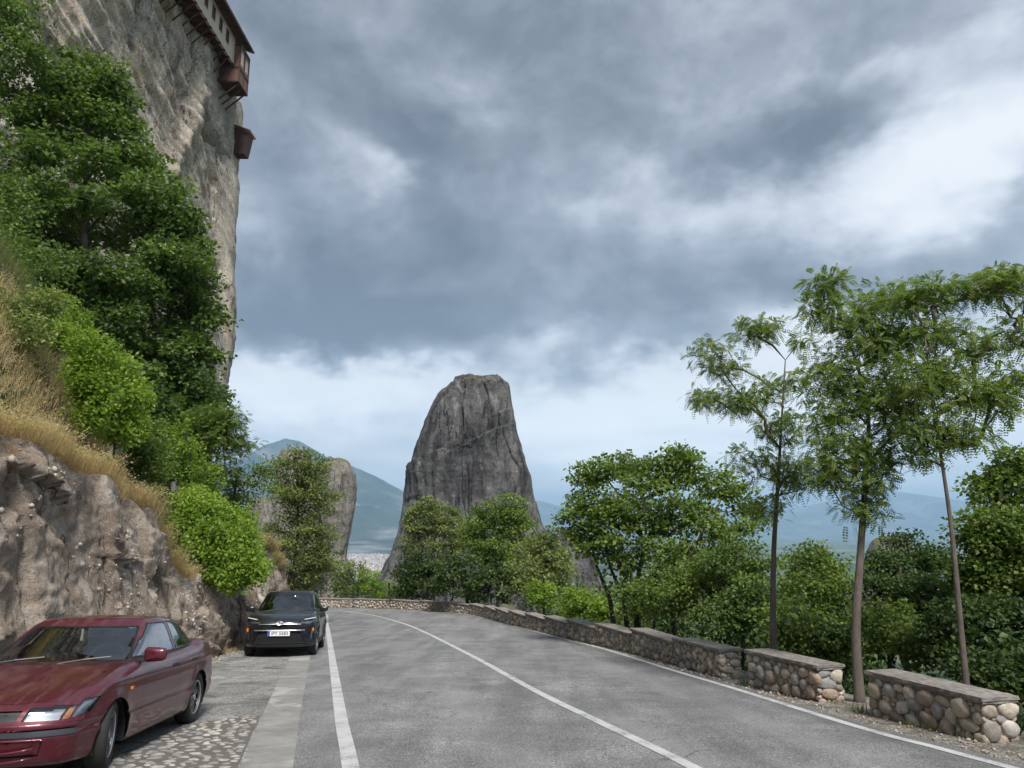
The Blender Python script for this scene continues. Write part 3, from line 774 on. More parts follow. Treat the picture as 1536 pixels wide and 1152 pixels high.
struct(np_obj('roadside_rock', V.reshape(-1, 3), grid_faces(len(fc), nt), M['roadside_rock']))

# ---------------------------------------------------------------- the big cliff on the left
cz = np.linspace(-8, 66, 430)
pathc = catmull(np.array([[-31, 20], [-29.8, 34], [-29.2, 48], [-28.8, 60], [-28.4, 67], [-28.1, 70.2], [-28.9, 72.4], [-32, 75], [-42, 80]]), 0.2)
dd = np.r_[0, np.cumsum(np.linalg.norm(np.diff(pathc, axis=0), axis=1))]
pathc = np.stack([np.interp(np.linspace(0, dd[-1], 470), dd, pathc[:, k]) for k in (0, 1)], 1)
tn = np.gradient(pathc, axis=0); tn /= np.linalg.norm(tn, axis=1)[:, None]
nrm = np.stack([tn[:, 1], -tn[:, 0]], 1); nearc = 1 - sstep(pathc[:, 1], 60, 67)
prof = np.interp(cz, [-8, 8, 13, 20, 25, 32, 38, 41, 44, 45.3, 46.5, 66], [-2.2, -0.9, 0.0, 0.65, 0.45, 0.0, 0.1, 0.5, 0.75, 0.8, -4.5, -7.0])
prof = prof[None, :] - (1 - nearc)[:, None] * np.interp(cz, [36, 41, 45.5, 46], [0, 0.75, 1.1, 0.3])[None, :]
Z2 = np.broadcast_to(cz[None, :], (len(pathc), len(cz)))
X2 = pathc[:, 0][:, None] + nrm[:, 0][:, None] * prof; Y2 = pathc[:, 1][:, None] + nrm[:, 1][:, None] * prof * 0.5
q3 = np.stack([X2, Y2, Z2], -1)
# slanted grain : long across (y falls with z), short the other way
c_, s2 = math.cos(rad(38)), math.sin(rad(38))
al = Y2 * c_ - Z2 * s2; ac = Y2 * s2 + Z2 * c_
g3 = np.stack([X2 * 0.05, al * 0.07, ac * 0.42], -1)
g4 = np.stack([X2 * 0.1, al * 0.055, ac * 0.75], -1) + fbm(q3 * 0.09, 3, 8)[..., None] * 0.9
disp = fbm(q3 * 0.06, 3, 3) * 1.3 + fbm(g4, 5, 15, 0.5) * 0.9 + ridged(g4 * [1, 1.2, 2.2], 4, 19) * 0.24 + fbm(q3 * 1.1, 5, 27, 0.6) * 0.13
def groove(pts, w, dep):
    global disp
    for (y0, z0), (y1, z1) in zip(pts[:-1], pts[1:]):
        ey, ez = y1 - y0, z1 - z0; L2 = ey * ey + ez * ez
        k = np.clip(((Y2 - y0) * ey + (Z2 - z0) * ez) / L2, 0, 1)
        d = np.hypot(Y2 - y0 - k * ey, Z2 - z0 - k * ez); disp = disp - dep * np.exp(-(d / w) ** 2)
groove([(50, 47.5), (51.5, 44), (51, 41), (50.4, 38)], 0.55, 1.0)
groove([(47, 50), (54, 44), (58, 38), (60, 33)], 0.7, 0.8)
groove([(60, 44), (61, 40), (59, 35), (56, 30)], 0.9, -0.7)
groove([(62, 40), (66, 34), (68, 26), (69, 18)], 0.6, 0.8)
wgt = np.clip(1.0 - sstep(pathc[:, 1], 64, 71), 0.35, 1)[:, None]
disp = disp * wgt
V = q3.copy(); V[..., 0] += nrm[:, 0][:, None] * disp; V[..., 1] += nrm[:, 1][:, None] * disp
struct(np_obj('cliff', V.reshape(-1, 3), grid_faces(*Z2.shape)[:, ::-1], M['cliff_rock']))

# ---------------------------------------------------------------- rock pillars in the distance
def pillar(name, Y, outline, label, depth_k=0.8, nth=420, nz=260, seed=0, mat='pillar_rock', ledge=None, flute=1.0, cat='rock pillar', grp=None):
    """outline : rows (v, u left, u right) seen at distance Y"""
    o = np.array(outline, float); zs, xl_, xr_ = [], [], []
    for v, a, b in o:
        pa, pb = P(a, v, Y), P(b, v, Y); zs.append((pa.z + pb.z) / 2); xl_.append(pa.x); xr_.append(pb.x)
    zs, xl_, xr_ = [np.array(k)[::-1] for k in (zs, xl_, xr_)]
    zz = np.linspace(zs[0], zs[-1], nz); XL, XR = np.interp(zz, zs, xl_), np.interp(zz, zs, xr_)
    cx, hw = (XL + XR) / 2, (XR - XL) / 2
    th = np.linspace(0, 2 * math.pi, nth, endpoint=False); H_ = zz[-1] - zz[0]
    # rounded top
    cap_n = 26; k = np.linspace(0, 1, cap_n + 1)[1:]
    zz = np.r_[zz, zz[-1] + 0.006 * H_ * np.sin(k * math.pi / 2)]; cx = np.r_[cx, np.full(cap_n, cx[-1])]; hw = np.r_[hw, hw[-1] * (1 - k) ** 0.9]
    T2, Zm = np.meshgrid(th, zz, indexing='ij')
    sq = (np.abs(np.cos(T2)) ** 2.6 + np.abs(np.sin(T2)) ** 2.6) ** (-1 / 2.6)
    X_ = cx[None] + hw[None] * np.cos(T2) * sq * 0.985; Y_ = Y + hw[None] * depth_k * np.sin(T2) * sq
    sc = H_ / 80
    q = np.stack([X_, Y_, Zm], -1) / sc
    w = hw[None] / hw.max()
    nx_, ny_ = np.cos(T2), np.sin(T2)
    fl = ridged(q * [0.16, 0.16, 0.018], 4, seed + 3) * 2.0 * flute + fbm(q * [0.05, 0.05, 0.03], 4, seed + 9) * 2.2 + fbm(q * [0.4, 0.4, 0.3], 4, seed + 14) * 0.6
    fl += ridged(q * [0.03, 0.03, 0.16], 3, seed + 30) * 0.35
    fis = np.abs(pnoise(q * [0.10, 0.10, 0.010] + fbm(q * 0.05, 2, 3)[..., None] * 0.35, seed + 60)); fl -= 3.0 * flute * np.exp(-(fis / 0.025) ** 2) * sstep(pnoise(q * 0.05, seed + 61), -0.25, 0.1)
    if ledge:
        for (lp, dep, wid) in ledge:
            lq = [P(a_, b_, Y) for a_, b_ in lp]
            zl = np.interp(X_, [k_.x for k_ in lq], [k_.z for k_ in lq]) + pnoise(q * 0.12, 5) * 1.6 * sc
            d = (Zm - zl) / (wid * sc); front = sstep(-ny_, 0.25, 0.75) * sstep(X_, lq[0].x, lq[0].x + 3) * (1 - sstep(X_, lq[-1].x - 3, lq[-1].x))
            fl = fl + front * dep * np.where(d < 0, np.exp(d * 0.55), -0.45 * np.exp(-d * 1.4) )
    fl = fl * sc * np.clip(w * 1.6, 0, 1) * (0.35 + 0.65 * np.abs(ny_))
    X_ = X_ + nx_ * fl; Y_ = Y_ + ny_ * fl
    Zm = Zm + (fbm(q * 0.15, 4, 5) * 2.0 + 0.8 * np.round(pnoise(q * 0.11, 15) * 2)) * sc * sstep(Zm, zz[0] + 0.9 * H_, zz[0] + 1.0 * H_)
    ob = np_obj(name, np.stack([X_, Y_, Zm], -1).reshape(-1, 3), grid_faces(nth, len(zz), wrap=True), M[mat])
    tag(ob, label, cat, grp); return ob
pillar('rock_pillar', 300, [(571, 700, 757), (575, 682, 763), (582, 671, 765), (592, 660, 766), (620, 645, 770), (660, 632, 777), (690, 622, 786), (712, 617, 793), (745, 611, 797), (775, 605, 806), (800, 600, 814), (830, 590, 826), (872, 568, 842), (930, 540, 870), (1010, 500, 900)],
       'tall dark grey rock tower with streaked faces and flat top beyond the bend', seed=4, nth=520, nz=330,
       flute=1.35, ledge=[([(605, 735), (618, 710), (669, 686), (694, 665), (716, 643), (747, 621), (785, 612)], 5.5, 4.0), ([(680, 690), (694, 678), (735, 651), (770, 640), (790, 636)], 2.2, 1.6), ([(770, 700), (778, 700), (782, 735), (800, 738)], 1.6, 2.0)])
pillar('rock_pillar', 455, [(686, 494, 514), (694, 488, 522), (712, 484, 531), (730, 482, 533), (760, 484, 530), (790, 486, 524), (830, 486, 519), (900, 470, 530), (980, 450, 545)],
       'smaller brown rock pillar just right of the roadside tree, shrub on its top', seed=14, mat='far_rock', nth=220, nz=160, flute=0.8, grp='small far rock pillars')
pillar('rock_pillar', 470, [(672, 426, 448), (684, 419, 458), (705, 415, 466), (716, 418, 470), (740, 412, 480), (760, 405, 485), (800, 396, 486), (850, 385, 490), (950, 360, 500)],
       'round headed rock pillar mostly hidden behind the roadside tree', seed=24, mat='far_rock', nth=220, nz=160, flute=0.8, grp='small far rock pillars')
pillar('rock_pillar', 440, [(748, 378, 400), (758, 370, 408), (790, 366, 416), (840, 360, 430), (950, 340, 450)],
       'low pale rock shoulder left of the roadside tree', seed=34, mat='far_rock', nth=160, nz=110, flute=0.6, grp='small far rock pillars')
pillar('rock_outcrop', 220, [(796, 838, 862), (806, 830, 876), (830, 822, 886), (870, 818, 900), (940, 800, 930)],
       'grey rock outcrop glimpsed between tower and broad tree', seed=44, mat='pillar_rock', nth=160, nz=110, cat='rock outcrop')
pillar('rock_outcrop', 200, [(806, 1322, 1352), (812, 1310, 1362), (828, 1304, 1368), (870, 1296, 1380), (950, 1270, 1400)],
       'flat topped pale rock seen between two thin tree trunks', seed=54, mat='far_rock', nth=160, nz=110, cat='rock outcrop')

# ---------------------------------------------------------------- mountains, town, haze
def mountain(name, Y, prof, front, backd, seed, n=(420, 200)):
    u = np.array([p_[0] for p_ in prof], float); zz = np.array([P(a, b, Y).z for a, b in prof]); xx = np.array([P(a, b, Y).x for a, b in prof])
    X_ = np.linspace(xx[0], xx[-1], n[0]); D = np.linspace(-front, backd, n[1])
    XX, DD = np.meshgrid(X_, D, indexing='ij')
    ridge = np.interp(X_, xx, zz)[:, None] + 226
    q = np.stack([XX, DD, XX * 0], -1) / 1000
    wob = fbm(q * 0.6, 4, seed) ; dn = np.where(DD < 0, -DD / front, DD / backd)
    fall = np.clip(1 - dn, 0, 1) ** 1.25
    spur = ridged(q * [1.1, 0.5, 1], 5, seed + 3, 0.5)
    Z_ = -226 - 5 + ridge * fall * (1 + (spur - 0.55) * 0.62 * sstep(dn, 0.02, 0.35)) + wob * 120 * sstep(dn, 0, 0.4) * fall
    Z_ += fbm(q * 5, 4, seed + 8) * 22 * fall
    Yc = Y + DD + wob * 500 * sstep(np.abs(dn), 0, .3)
    return struct(np_obj(name, np.stack([XX, Yc, Z_], -1).reshape(-1, 3), grid_faces(*XX.shape), M['mountain']))
mountain('mountain', 11000, [(-500, 790), (-200, 760), (0, 735), (120, 722), (240, 712), (300, 703), (360, 690), (395, 668), (430, 657), (452, 662), (488, 684), (520, 695), (560, 712), (610, 739), (660, 768), (720, 782), (800, 790), (900, 800)], 4600, 4200, 5)
mountain('hills', 24000, [(480, 792), (560, 760), (610, 742), (700, 748), (760, 742), (810, 751), (860, 764), (960, 772), (1080, 768), (1180, 764), (1240, 752), (1290, 744), (1340, 736), (1390, 743), (1450, 752), (1520, 750), (1700, 757), (2100, 765), (2600, 790)], 6500, 5000, 17, (520, 160))
# small white houses down on the plain
tr = np.random.default_rng(8); Vt, Ft, Ct, bs = [], [], [], 0
unit = np.array([[-1, -1, 0], [1, -1, 0], [1, 1, 0], [-1, 1, 0], [-1, -1, 1], [1, -1, 1], [1, 1, 1], [-1, 1, 1], [0, -1, 1.45], [0, 1, 1.45]], float)
ufc = [[0, 1, 5, 4], [1, 2, 6, 5], [2, 3, 7, 6], [3, 0, 4, 7], [4, 8, 9, 7], [8, 5, 6, 9], [4, 5, 8, 8], [6, 7, 9, 9]]
for k in range(1100):
    y = 3400 + 3000 * tr.random() ** 1.3; u = tr.normal(556, 24)
    x = (u - 768) / F_PX * y * 1.02; a = tr.uniform(0, 3.1); w, d, h_ = tr.uniform(6, 13), tr.uniform(5, 9), tr.uniform(6, 15)
    ca, sa = math.cos(a), math.sin(a); U = unit * [w, d, h_]
    Vt.append(np.stack([x + U[:, 0] * ca - U[:, 1] * sa, y + U[:, 0] * sa + U[:, 1] * ca, U[:, 2] - 227], 1))
    wc = [0.50, 0.48, 0.45] if tr.random() < 0.6 else [0.34, 0.31, 0.27]
    Ct.append(np.array([wc] * 4 + [[0.45, 0.33, 0.27] if tr.random() < 0.5 else wc] * 6))
    Ft.append(np.array(ufc) + bs); bs += 10
m_, n_, b_ = new_mat('town_walls'); n_.put(b_.inputs['Base Color'], n_.new('ShaderNodeVertexColor', layer_name='Col').outputs[0]); b_.inputs['Roughness'].default_value = 0.9
Ff = np.vstack(Ft); tri = Ff[:, 2] == Ff[:, 3]
Ftri = np.vstack([Ff[tri][:, :3], Ff[~tri][:, :3], Ff[~tri][:, [0, 2, 3]]])
tag(np_obj('town_houses', np.vstack(Vt), Ftri, m_, col=np.vstack(Ct), smooth=False), 'distant white town on the valley floor between the rocks', 'town', kind='stuff')

HAZE = 7.0e-5
bm = bmesh.new(); box(bm, (-47000, -47000, -240), (47000, 47000, 1560))
m_ = bpy.data.materials.new('haze_air'); m_.use_nodes = True; n_ = NT(m_.node_tree); n_.n.remove(n_.n['Principled BSDF'])
pv = n_.new('ShaderNodeVolumePrincipled'); pv.inputs['Color'].default_value = (0.50, 0.74, 1.0, 1); pv.inputs['Density'].default_value = HAZE
pv.inputs['Anisotropy'].default_value = 0.1
n_.l.new(pv.outputs[0], n_.n['Material Output'].inputs['Volume'])
hz = bm_obj('haze', bm, m_); tag(hz, 'thin blue haze filling the valley air', 'haze', kind='stuff')
# ---------------------------------------------------------------- vegetation
vr = np.random.default_rng(77)
LEAFTRIS = [0]
def unit_rows(a): return a / np.maximum(np.linalg.norm(a, axis=1), 1e-9)[:, None]
def quads_leaf(c, d, nrm, ln, wd, fold=0.25):
    """c base point, d along leaf, nrm face normal -> 4 verts per leaf"""
    s = unit_rows(np.cross(d, nrm)); n2 = np.cross(s, d)
    mid = c + d * ln[:, None] * 0.45 + n2 * (wd * fold)[:, None]
    return np.stack([c, mid + s * wd[:, None], c + d * ln[:, None], mid - s * wd[:, None]], 1)
def leaves_obj(name, cc, cr, cn, ln, mat, parent, flat=0.5, aspect=0.42, pinnate=False, tone=(0.2, 0.9), up=0.9, center=None):
    """cc cluster centres, cr radii, cn leaves per cluster"""
    k = np.repeat(np.arange(len(cc)), cn); N = len(k)
    o = unit_rows(vr.normal(size=(N, 3))) * (vr.random(N) ** 0.45)[:, None]
    o[:, 2] *= flat; o *= cr[k][:, None]
    c = cc[k] + o
    outw = unit_rows(o + 1e-6)
    ctone = vr.uniform(tone[0], tone[1], len(cc))[k] + vr.normal(0, 0.12, N)
    hue = np.clip(vr.normal(0.25, 0.25, len(cc)), 0, 1)[k] * vr.uniform(0.3, 1.2, N)
    d = unit_rows(outw * 0.8 + vr.normal(size=(N, 3)) * 0.55 + np.array([0, 0, -0.15]))
    nr = unit_rows(vr.normal(size=(N, 3)) * 0.55 + np.array([0, 0, up]) + outw * 0.25)
    L = ln * vr.uniform(0.7, 1.25, N)
    if pinnate:
        m = 6; Q, Tn, Hn = [], [], []
        s = unit_rows(np.cross(d, nr))
        for j in range(m):
            tpos = 0.18 + 0.16 * j
            droop = np.array([0, 0, -0.25]) * (tpos ** 2)
            b_ = c + d * (L * tpos)[:, None] + droop * L[:, None]
            for sg in (-1, 1):
                dd_ = unit_rows(s * sg + d * 0.35 + droop); l2 = L * 0.25 * (1.1 - 0.3 * abs(j - 2.5) / 2.5)
                Q.append(quads_leaf(b_, dd_, nr, l2, l2 * 0.33)); Tn.append(ctone + vr.normal(0, 0.06, N)); Hn.append(hue)
        Q = np.concatenate(Q); tn_ = np.concatenate(Tn); hn = np.concatenate(Hn)
    else:
        Q = quads_leaf(c, d, nr, L, L * aspect); tn_ = ctone; hn = hue
    V = Q.reshape(-1, 3); n = len(Q)
    Fc = np.arange(n * 4).reshape(n, 4)
    col = np.zeros((n * 4, 3)); col[:, 0] = np.repeat(np.clip(tn_, 0, 1), 4); col[:, 1] = np.repeat(np.clip(hn, 0, 1), 4)
    LEAFTRIS[0] += n * 2
    ob = np_obj(name, V, Fc, M[mat], parent, smooth=False, col=col); return ob
def skeleton(trunk, r0, r1, targets, rest, bark, root, org, wob=0.12, seg_l=0.5, minr=0.004):
    """trunk nodes then each target joined to the nearest node below it; tubes per limb"""
    tr_ = catmull(np.array(trunk), seg_l * 0.7)
    nodes = [np.array(p) for p in tr_]; par = [-1] + list(range(len(tr_) - 1)); nt_ = len(tr_)
    rootid = [-1] * nt_; cnt = np.zeros(nt_).tolist()
    axis = tr_[-1]
    order = sorted(range(len(targets)), key=lambda i: min(np.linalg.norm(targets[i] - p) for p in tr_[::3]))
    NA = np.array(nodes)
    for i in order:
        T = targets[i]
        v = T - NA; dist = np.linalg.norm(v, axis=1); pen = np.where(v[:, 2] < dist * 0.15, dist * 0.6 + 0.2, 0) + 0
        pen[:max(1, int(nt_ * 0.3))] += 2.0
        j = int(np.argmin(dist + pen)); n = max(1, int(dist[j] / seg_l)); a = NA[j]; prev = j; new = []
        bend = np.array([0, 0, 1.0]) * dist[j] * 0.12
        for k in range(1, n + 1):
            s = k / n; p = a + (T - a) * s + bend * math.sin(s * math.pi) * (1 - 0.3 * s) + vr.normal(0, wob * 0.35, 3) * (1 if k < n else 0)
            nodes.append(p); par.append(prev); cnt.append(0)
            rootid.append(len(nodes) - 1 if prev < nt_ else rootid[prev]); prev = len(nodes) - 1; new.append(p)
        cnt[prev] += 1; NA = np.vstack([NA, new])
    N = len(nodes); load = np.array(cnt, float)
    for i in range(N - 1, 0, -1): load[par[i]] += load[i] if par[i] >= 0 else 0
    rr = np.maximum(minr, minr * np.maximum(load, 1) ** 0.52)
    tb = np.linspace(r0, r1, nt_); 
    bm = bmesh.new(); bp = [Vector(p - org) for p in tr_]
    rad_ = [tb[i] * (1.0 + 0.25 * math.exp(-i * 1.2)) for i in range(nt_)]
    tube(bm, bp, rad_, 10); bm_obj('trunk', bm, M[bark], root, smooth=True)
    groups = {}
    for i in range(nt_, N): groups.setdefault(rootid[i], []).append(i)
    child = {}
    for i in range(nt_, N): child.setdefault(par[i], []).append(i)
    small = bmesh.new()
    lim = sorted(groups, key=lambda g: -load[g])[:14]
    for g, idx in groups.items():
        b2 = bmesh.new() if g in lim else small
        for i in idx:
            if par[i] < nt_ or (child.get(par[i], [None])[0] != i):
                chain = [par[i], i]; j = i
                while j in child: j = child[j][0]; chain.append(j)
                rs = [min(rr[chain[1]], tb[chain[0]] * 0.8) if chain[0] < nt_ else min(rr[chain[0]], rr[chain[1]] * 1.1)] + [rr[q] for q in chain[1:]]
                rs[-1] = minr * 0.6
                tube(b2, [nodes[q] - org for q in chain], rs, 5 if rs[0] < 0.03 else 7, cap=False)
        if g in lim: bm_obj('limb', b2, M[bark], root, smooth=True)
    if len(small.verts): o_ = bm_obj('twigs', small, M[bark], root, smooth=True); o_['kind'] = 'stuff'
    else: small.free()
def tree(name, label, cat, trunk_px, lobes, leaf=0.1, per=40, crad=0.4, mat='leaf_oak', bark='bark_dark', r0=0.15, r1=0.03, group=None,
         depth=0.9, pin=False, flat=0.5, tone=(0.2, 0.9), ground=None, stems=None, minr=0.005, up=0.9, aspect=0.42, wob=0.12):
    """trunk_px rows (u, v, Y); lobes rows (u, v, Y, ru, rv, n)"""
    tk = [np.array(P(*q)) for q in trunk_px]
    if ground is not False:
        z0 = float(height(tk[0][0], tk[0][1])); 
        tk[0][2] = z0 - 0.1
    org = tk[0].copy(); root = empty(name, org); tag(root, label, cat, group)
    cc = []
    for (u, v, Y, ru, rv, n) in lobes:
        if pin: n = int(n * 2.1); ru *= 1.15; rv *= 1.25
        c = np.array(P(u, v, Y)); R = np.array([ru / F_PX * Y, (ru + rv) * 0.5 / F_PX * Y * depth, rv / F_PX * Y])
        q = unit_rows(vr.normal(size=(n, 3))) * (vr.random(n) ** 0.42)[:, None]; cc.append(c + q * R)
    cc = np.vstack(cc)
    skeleton(tk, r0, r1, cc, None, bark, root, org, wob, seg_l=max(0.3, crad * 1.1), minr=minr)
    if stems:
        bm = bmesh.new()
        for st in stems:
            pts = [np.array(P(*q)) for q in st[0]]; pts[0][2] = float(height(pts[0][0], pts[0][1])) - 0.1
            pts = catmull(np.array(pts), 0.6); tube(bm, [Vector(p - org) for p in pts], list(np.linspace(st[1], st[1] * 0.3, len(pts))), 7)
        bm_obj('stem', bm, M[bark], root, smooth=True)
    cr_ = crad * vr.uniform(0.7, 1.3, len(cc)); cn = np.maximum(3, (per * vr.uniform(0.6, 1.4, len(cc))).astype(int))
    leaves_obj('crown', cc - org, cr_, cn, leaf, mat, root, flat=flat, pinnate=pin, tone=tone, up=up, aspect=aspect)
    return root

# --- left : trees under the cliff
tree('maple_tree', 'tall dark maple rising highest against the cliff, bare trunk showing in its middle', 'tree',
     [(120, 620, 27), (122, 480, 27), (126, 370, 27), (130, 240, 27), (128, 150, 27)],
     [(110, 125, 27, 62, 55, 46), (60, 175, 26.5, 40, 50, 20), (165, 130, 27, 35, 35, 16), (165, 190, 27.5, 50, 50, 32), (205, 245, 28, 40, 45, 22), (110, 235, 26, 80, 35, 26),
      (60, 300, 25.5, 75, 40, 34), (215, 300, 27, 65, 50, 40), (255, 330, 28, 48, 45, 26), (130, 300, 25, 50, 22, 12), (30, 240, 26, 40, 50, 20), (250, 385, 27, 50, 40, 30), (130, 200, 29.5, 80, 70, 50), (150, 330, 29.5, 110, 70, 70), (60, 380, 28, 80, 60, 40), (280, 340, 28.5, 22, 34, 12), (290, 380, 28.5, 18, 30, 10)],
     leaf=0.19, per=62, crad=0.66, mat='leaf_maple', r0=0.26, r1=0.05, depth=1.0, flat=0.42, tone=(0.15, 0.95))
tree('maple_tree', 'dark leafy maple filling the space below, hiding the foot of the cliff corner', 'tree',
     [(250, 700, 29), (250, 560, 29), (255, 450, 29)],
     [(290, 420, 29, 38, 50, 30), (240, 430, 28, 60, 45, 36), (285, 500, 29, 48, 45, 34), (240, 520, 28, 55, 45, 30), (270, 570, 28.5, 52, 45, 34), (240, 620, 28, 55, 40, 28), (300, 600, 29, 38, 40, 22), (290, 640, 28, 40, 40, 20),
      (150, 420, 26, 90, 35, 50), (60, 400, 25, 70, 40, 44), (170, 490, 26, 70, 40, 40), (310, 470, 29.5, 24, 34, 14), (180, 560, 26, 55, 40, 40), (215, 620, 25, 48, 45, 40), (250, 680, 25, 40, 40, 34), (90, 460, 26, 70, 40, 40), (200, 450, 30, 90, 60, 50), (240, 560, 31, 70, 60, 50), (300, 540, 29, 30, 40, 18), (310, 600, 29, 28, 40, 16)],
     leaf=0.18, per=60, crad=0.66, mat='leaf_maple', r0=0.24, r1=0.05, depth=1.0, flat=0.42, tone=(0.0, 0.7))
tree('oak_tree', 'shaded tree at the left edge with light sprays in front of the tall maple', 'tree',
     [(-40, 560, 22), (-35, 400, 22), (-20, 250, 22)],
     [(5, 330, 22, 50, 60, 24), (-20, 200, 22, 40, 60, 14), (20, 420, 22, 45, 30, 18), (70, 400, 22, 60, 22, 16), (-20, 280, 22, 50, 50, 16)],
     leaf=0.13, per=46, crad=0.5, mat='leaf_maple', r0=0.2, depth=0.9, tone=(0.2, 1.0))
tree('oak_tree', 'bright leafy branches hanging into the upper left corner', 'tree',
     [(-60, 480, 25), (-60, 250, 25), (-40, 60, 25)],
     [(10, 40, 25, 55, 45, 34), (35, 80, 25, 35, 32, 16), (-20, 110, 25, 45, 50, 20), (20, 10, 25, 60, 30, 16), (5, 150, 26, 28, 40, 14)],
     leaf=0.14, per=50, crad=0.5, mat='leaf_maple', r0=0.2, depth=0.9, tone=(0.3, 1.0))
tree('ash_tree', 'feathery tree with level sprays reaching past the foot of the cliff', 'tree',
     [(300, 760, 25), (300, 690, 25), (310, 640, 25)],
     [(305, 640, 25, 35, 30, 20), (338, 640, 25, 26, 18, 12), (350, 665, 25, 24, 14, 10), (320, 690, 25, 42, 28, 24), (270, 680, 24.5, 35, 30, 16), (346, 625, 25, 10, 10, 4)],
     leaf=0.24, per=20, crad=0.42, mat='leaf_oak', r0=0.12, pin=True, tone=(0.1, 0.8), flat=0.35)
tree('elm_tree', 'thin small leaved tree leaning out between cliff foot and far rocks', 'tree',
     [(350, 790, 27), (352, 740, 27), (360, 700, 27)],
     [(330, 735, 27, 40, 22, 18), (375, 715, 27, 36, 18, 16), (395, 700, 27, 20, 14, 8), (360, 745, 27, 40, 18, 14), (400, 730, 27, 20, 14, 7), (350, 765, 27, 35, 18, 10)],
     leaf=0.085, per=55, crad=0.38, mat='leaf_oak', r0=0.09, tone=(0.3, 1.0), flat=0.4)
tree('roadside_tree', 'slender grey green tree standing before the small far rock pillars', 'tree',
     [(432, 880, 36), (445, 820, 35), (447, 760, 35), (446, 700, 35)],
     [(445, 695, 35, 30, 24, 22), (470, 710, 35, 32, 24, 20), (440, 740, 35, 38, 30, 30), (475, 755, 35, 38, 30, 28), (440, 790, 35, 44, 32, 34), (480, 800, 35, 34, 30, 22), (455, 840, 35, 46, 28, 28), (418, 715, 35, 14, 14, 5), (485, 840, 35, 25, 25, 12), (450, 868, 36, 36, 20, 26), (425, 830, 35, 24, 26, 14)],
     leaf=0.11, per=92, crad=0.46, mat='leaf_grey', r0=0.12, tone=(0.1, 0.9))
tree('shaded_bush', 'dull shaded bush between the slender tree and the wall end', 'bush',
     [(482, 905, 57), (482, 880, 57), (484, 860, 57)],
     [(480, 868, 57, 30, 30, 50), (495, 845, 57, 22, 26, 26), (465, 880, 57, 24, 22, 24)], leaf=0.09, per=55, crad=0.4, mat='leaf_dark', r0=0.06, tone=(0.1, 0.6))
# --- left : shrubs on the bank
SH = [
    ('pale green leafy shrub at the top of the dry grass bank, left edge', [(30, 470, 14.5, 45, 30, 20), (70, 455, 14.5, 30, 22, 12)], 'leaf_grey', 0.075, (0.4, 1.0)),
    ('lime green shrub with upright shoots on the upper bank, under the dark maples', [(75, 470, 14.5, 42, 28, 26), (110, 500, 15, 38, 32, 24), (60, 500, 14, 30, 26, 14)], 'leaf_bright', 0.08, (0.1, 0.8)),
    ('mid green shrub with pointed leaves halfway down the bank', [(140, 530, 15.5, 34, 34, 26), (125, 560, 15, 30, 24, 14)], 'leaf_bright', 0.08, (0.0, 0.6)),
    ('bright lime shrub lowest of the row below the maples', [(180, 560, 16.5, 30, 26, 22), (200, 600, 17, 26, 26, 18), (170, 600, 16, 26, 24, 14)], 'leaf_bright', 0.08, (0.2, 0.95)),
    ('grey green shrub where the dry grass meets the dark trees', [(215, 640, 18, 26, 26, 16), (245, 680, 18.5, 22, 24, 14)], 'leaf_oak', 0.07, (0.2, 0.9)),
]
SHY = {'pale g': 13.2, 'lime g': 13.5, 'mid gr': 14.3, 'bright': 15.3, 'grey g': 17.0}
def hit(u, v):
    d = ray(u, v); Y = np.linspace(6, 60, 1600); z = CAM_H + d[2] / d[1] * Y; h_ = height(d[0] / d[1] * Y, Y)
    i = np.argmax(z < h_) if (z < h_).any() else 800
    return float(Y[i])
for lb, lob, mt, lf, tn_ in SH:
    u, v = lob[0][:2]; Y = min([hit(u, v + q_) for q_ in (30, 45, 60)] + [22.0]); Y = Y if Y < 19 else SHY[lb[:6]]; low_ = Y in SHY.values()
    lob = [(a_, b_, Y + k_ * 0.3, c_, d_, n_) for k_, (a_, b_, _, c_, d_, n_) in enumerate(lob)] + [(lob[0][0], lob[0][1] + 32, Y - 0.2, lob[0][3], 26, 20)]
    if low_: lob += [(lob[0][0] + q_, lob[0][1] + w_, Y - 0.1, 26, 24, 20) for q_, w_ in ((-6, 52), (10, 70), (2, 92))]
    tree('shrub', lb, 'shrub', [(u, v + 40, Y), (u, v + 20, Y), (u, v, Y)], lob, leaf=lf * 1.15, per=62, crad=0.27, mat=mt, r0=0.03, r1=0.01, tone=tn_, minr=0.003, flat=0.7, up=0.7, aspect=0.3)
tree('rounded_bush', 'big bright green bush bulging over the rock behind the dark car', 'bush',
     [(325, 880, 20.6), (325, 850, 20.6), (325, 810, 20.6)],
     [(300, 770, 20.8, 38, 36, 46), (330, 800, 20.5, 52, 48, 80), (360, 830, 20.3, 36, 40, 48), (305, 820, 20.2, 30, 40, 36), (350, 790, 20.8, 36, 30, 34), (290, 740, 21.2, 26, 26, 22), (375, 855, 20.2, 24, 26, 26), (345, 868, 20.1, 30, 18, 26), (300, 850, 20.1, 26, 26, 24), (285, 800, 20.4, 18, 40, 24)],
     leaf=0.10, per=70, crad=0.27, mat='leaf_bright', r0=0.06, tone=(0.15, 0.95), flat=0.8, up=0.6, aspect=0.34, minr=0.003)
tree('climbing_bush', 'loose mid green bush between the big bright bush and the grass bank', 'bush',
     [(285, 730, 21.5), (285, 700, 21.5), (285, 680, 21.5)],
     [(275, 690, 21.5, 30, 34, 30), (300, 720, 22, 36, 24, 24), (262, 655, 21, 26, 26, 14)], leaf=0.08, per=60, crad=0.3, mat='leaf_bright', r0=0.05, tone=(0.0, 0.6), flat=0.7)

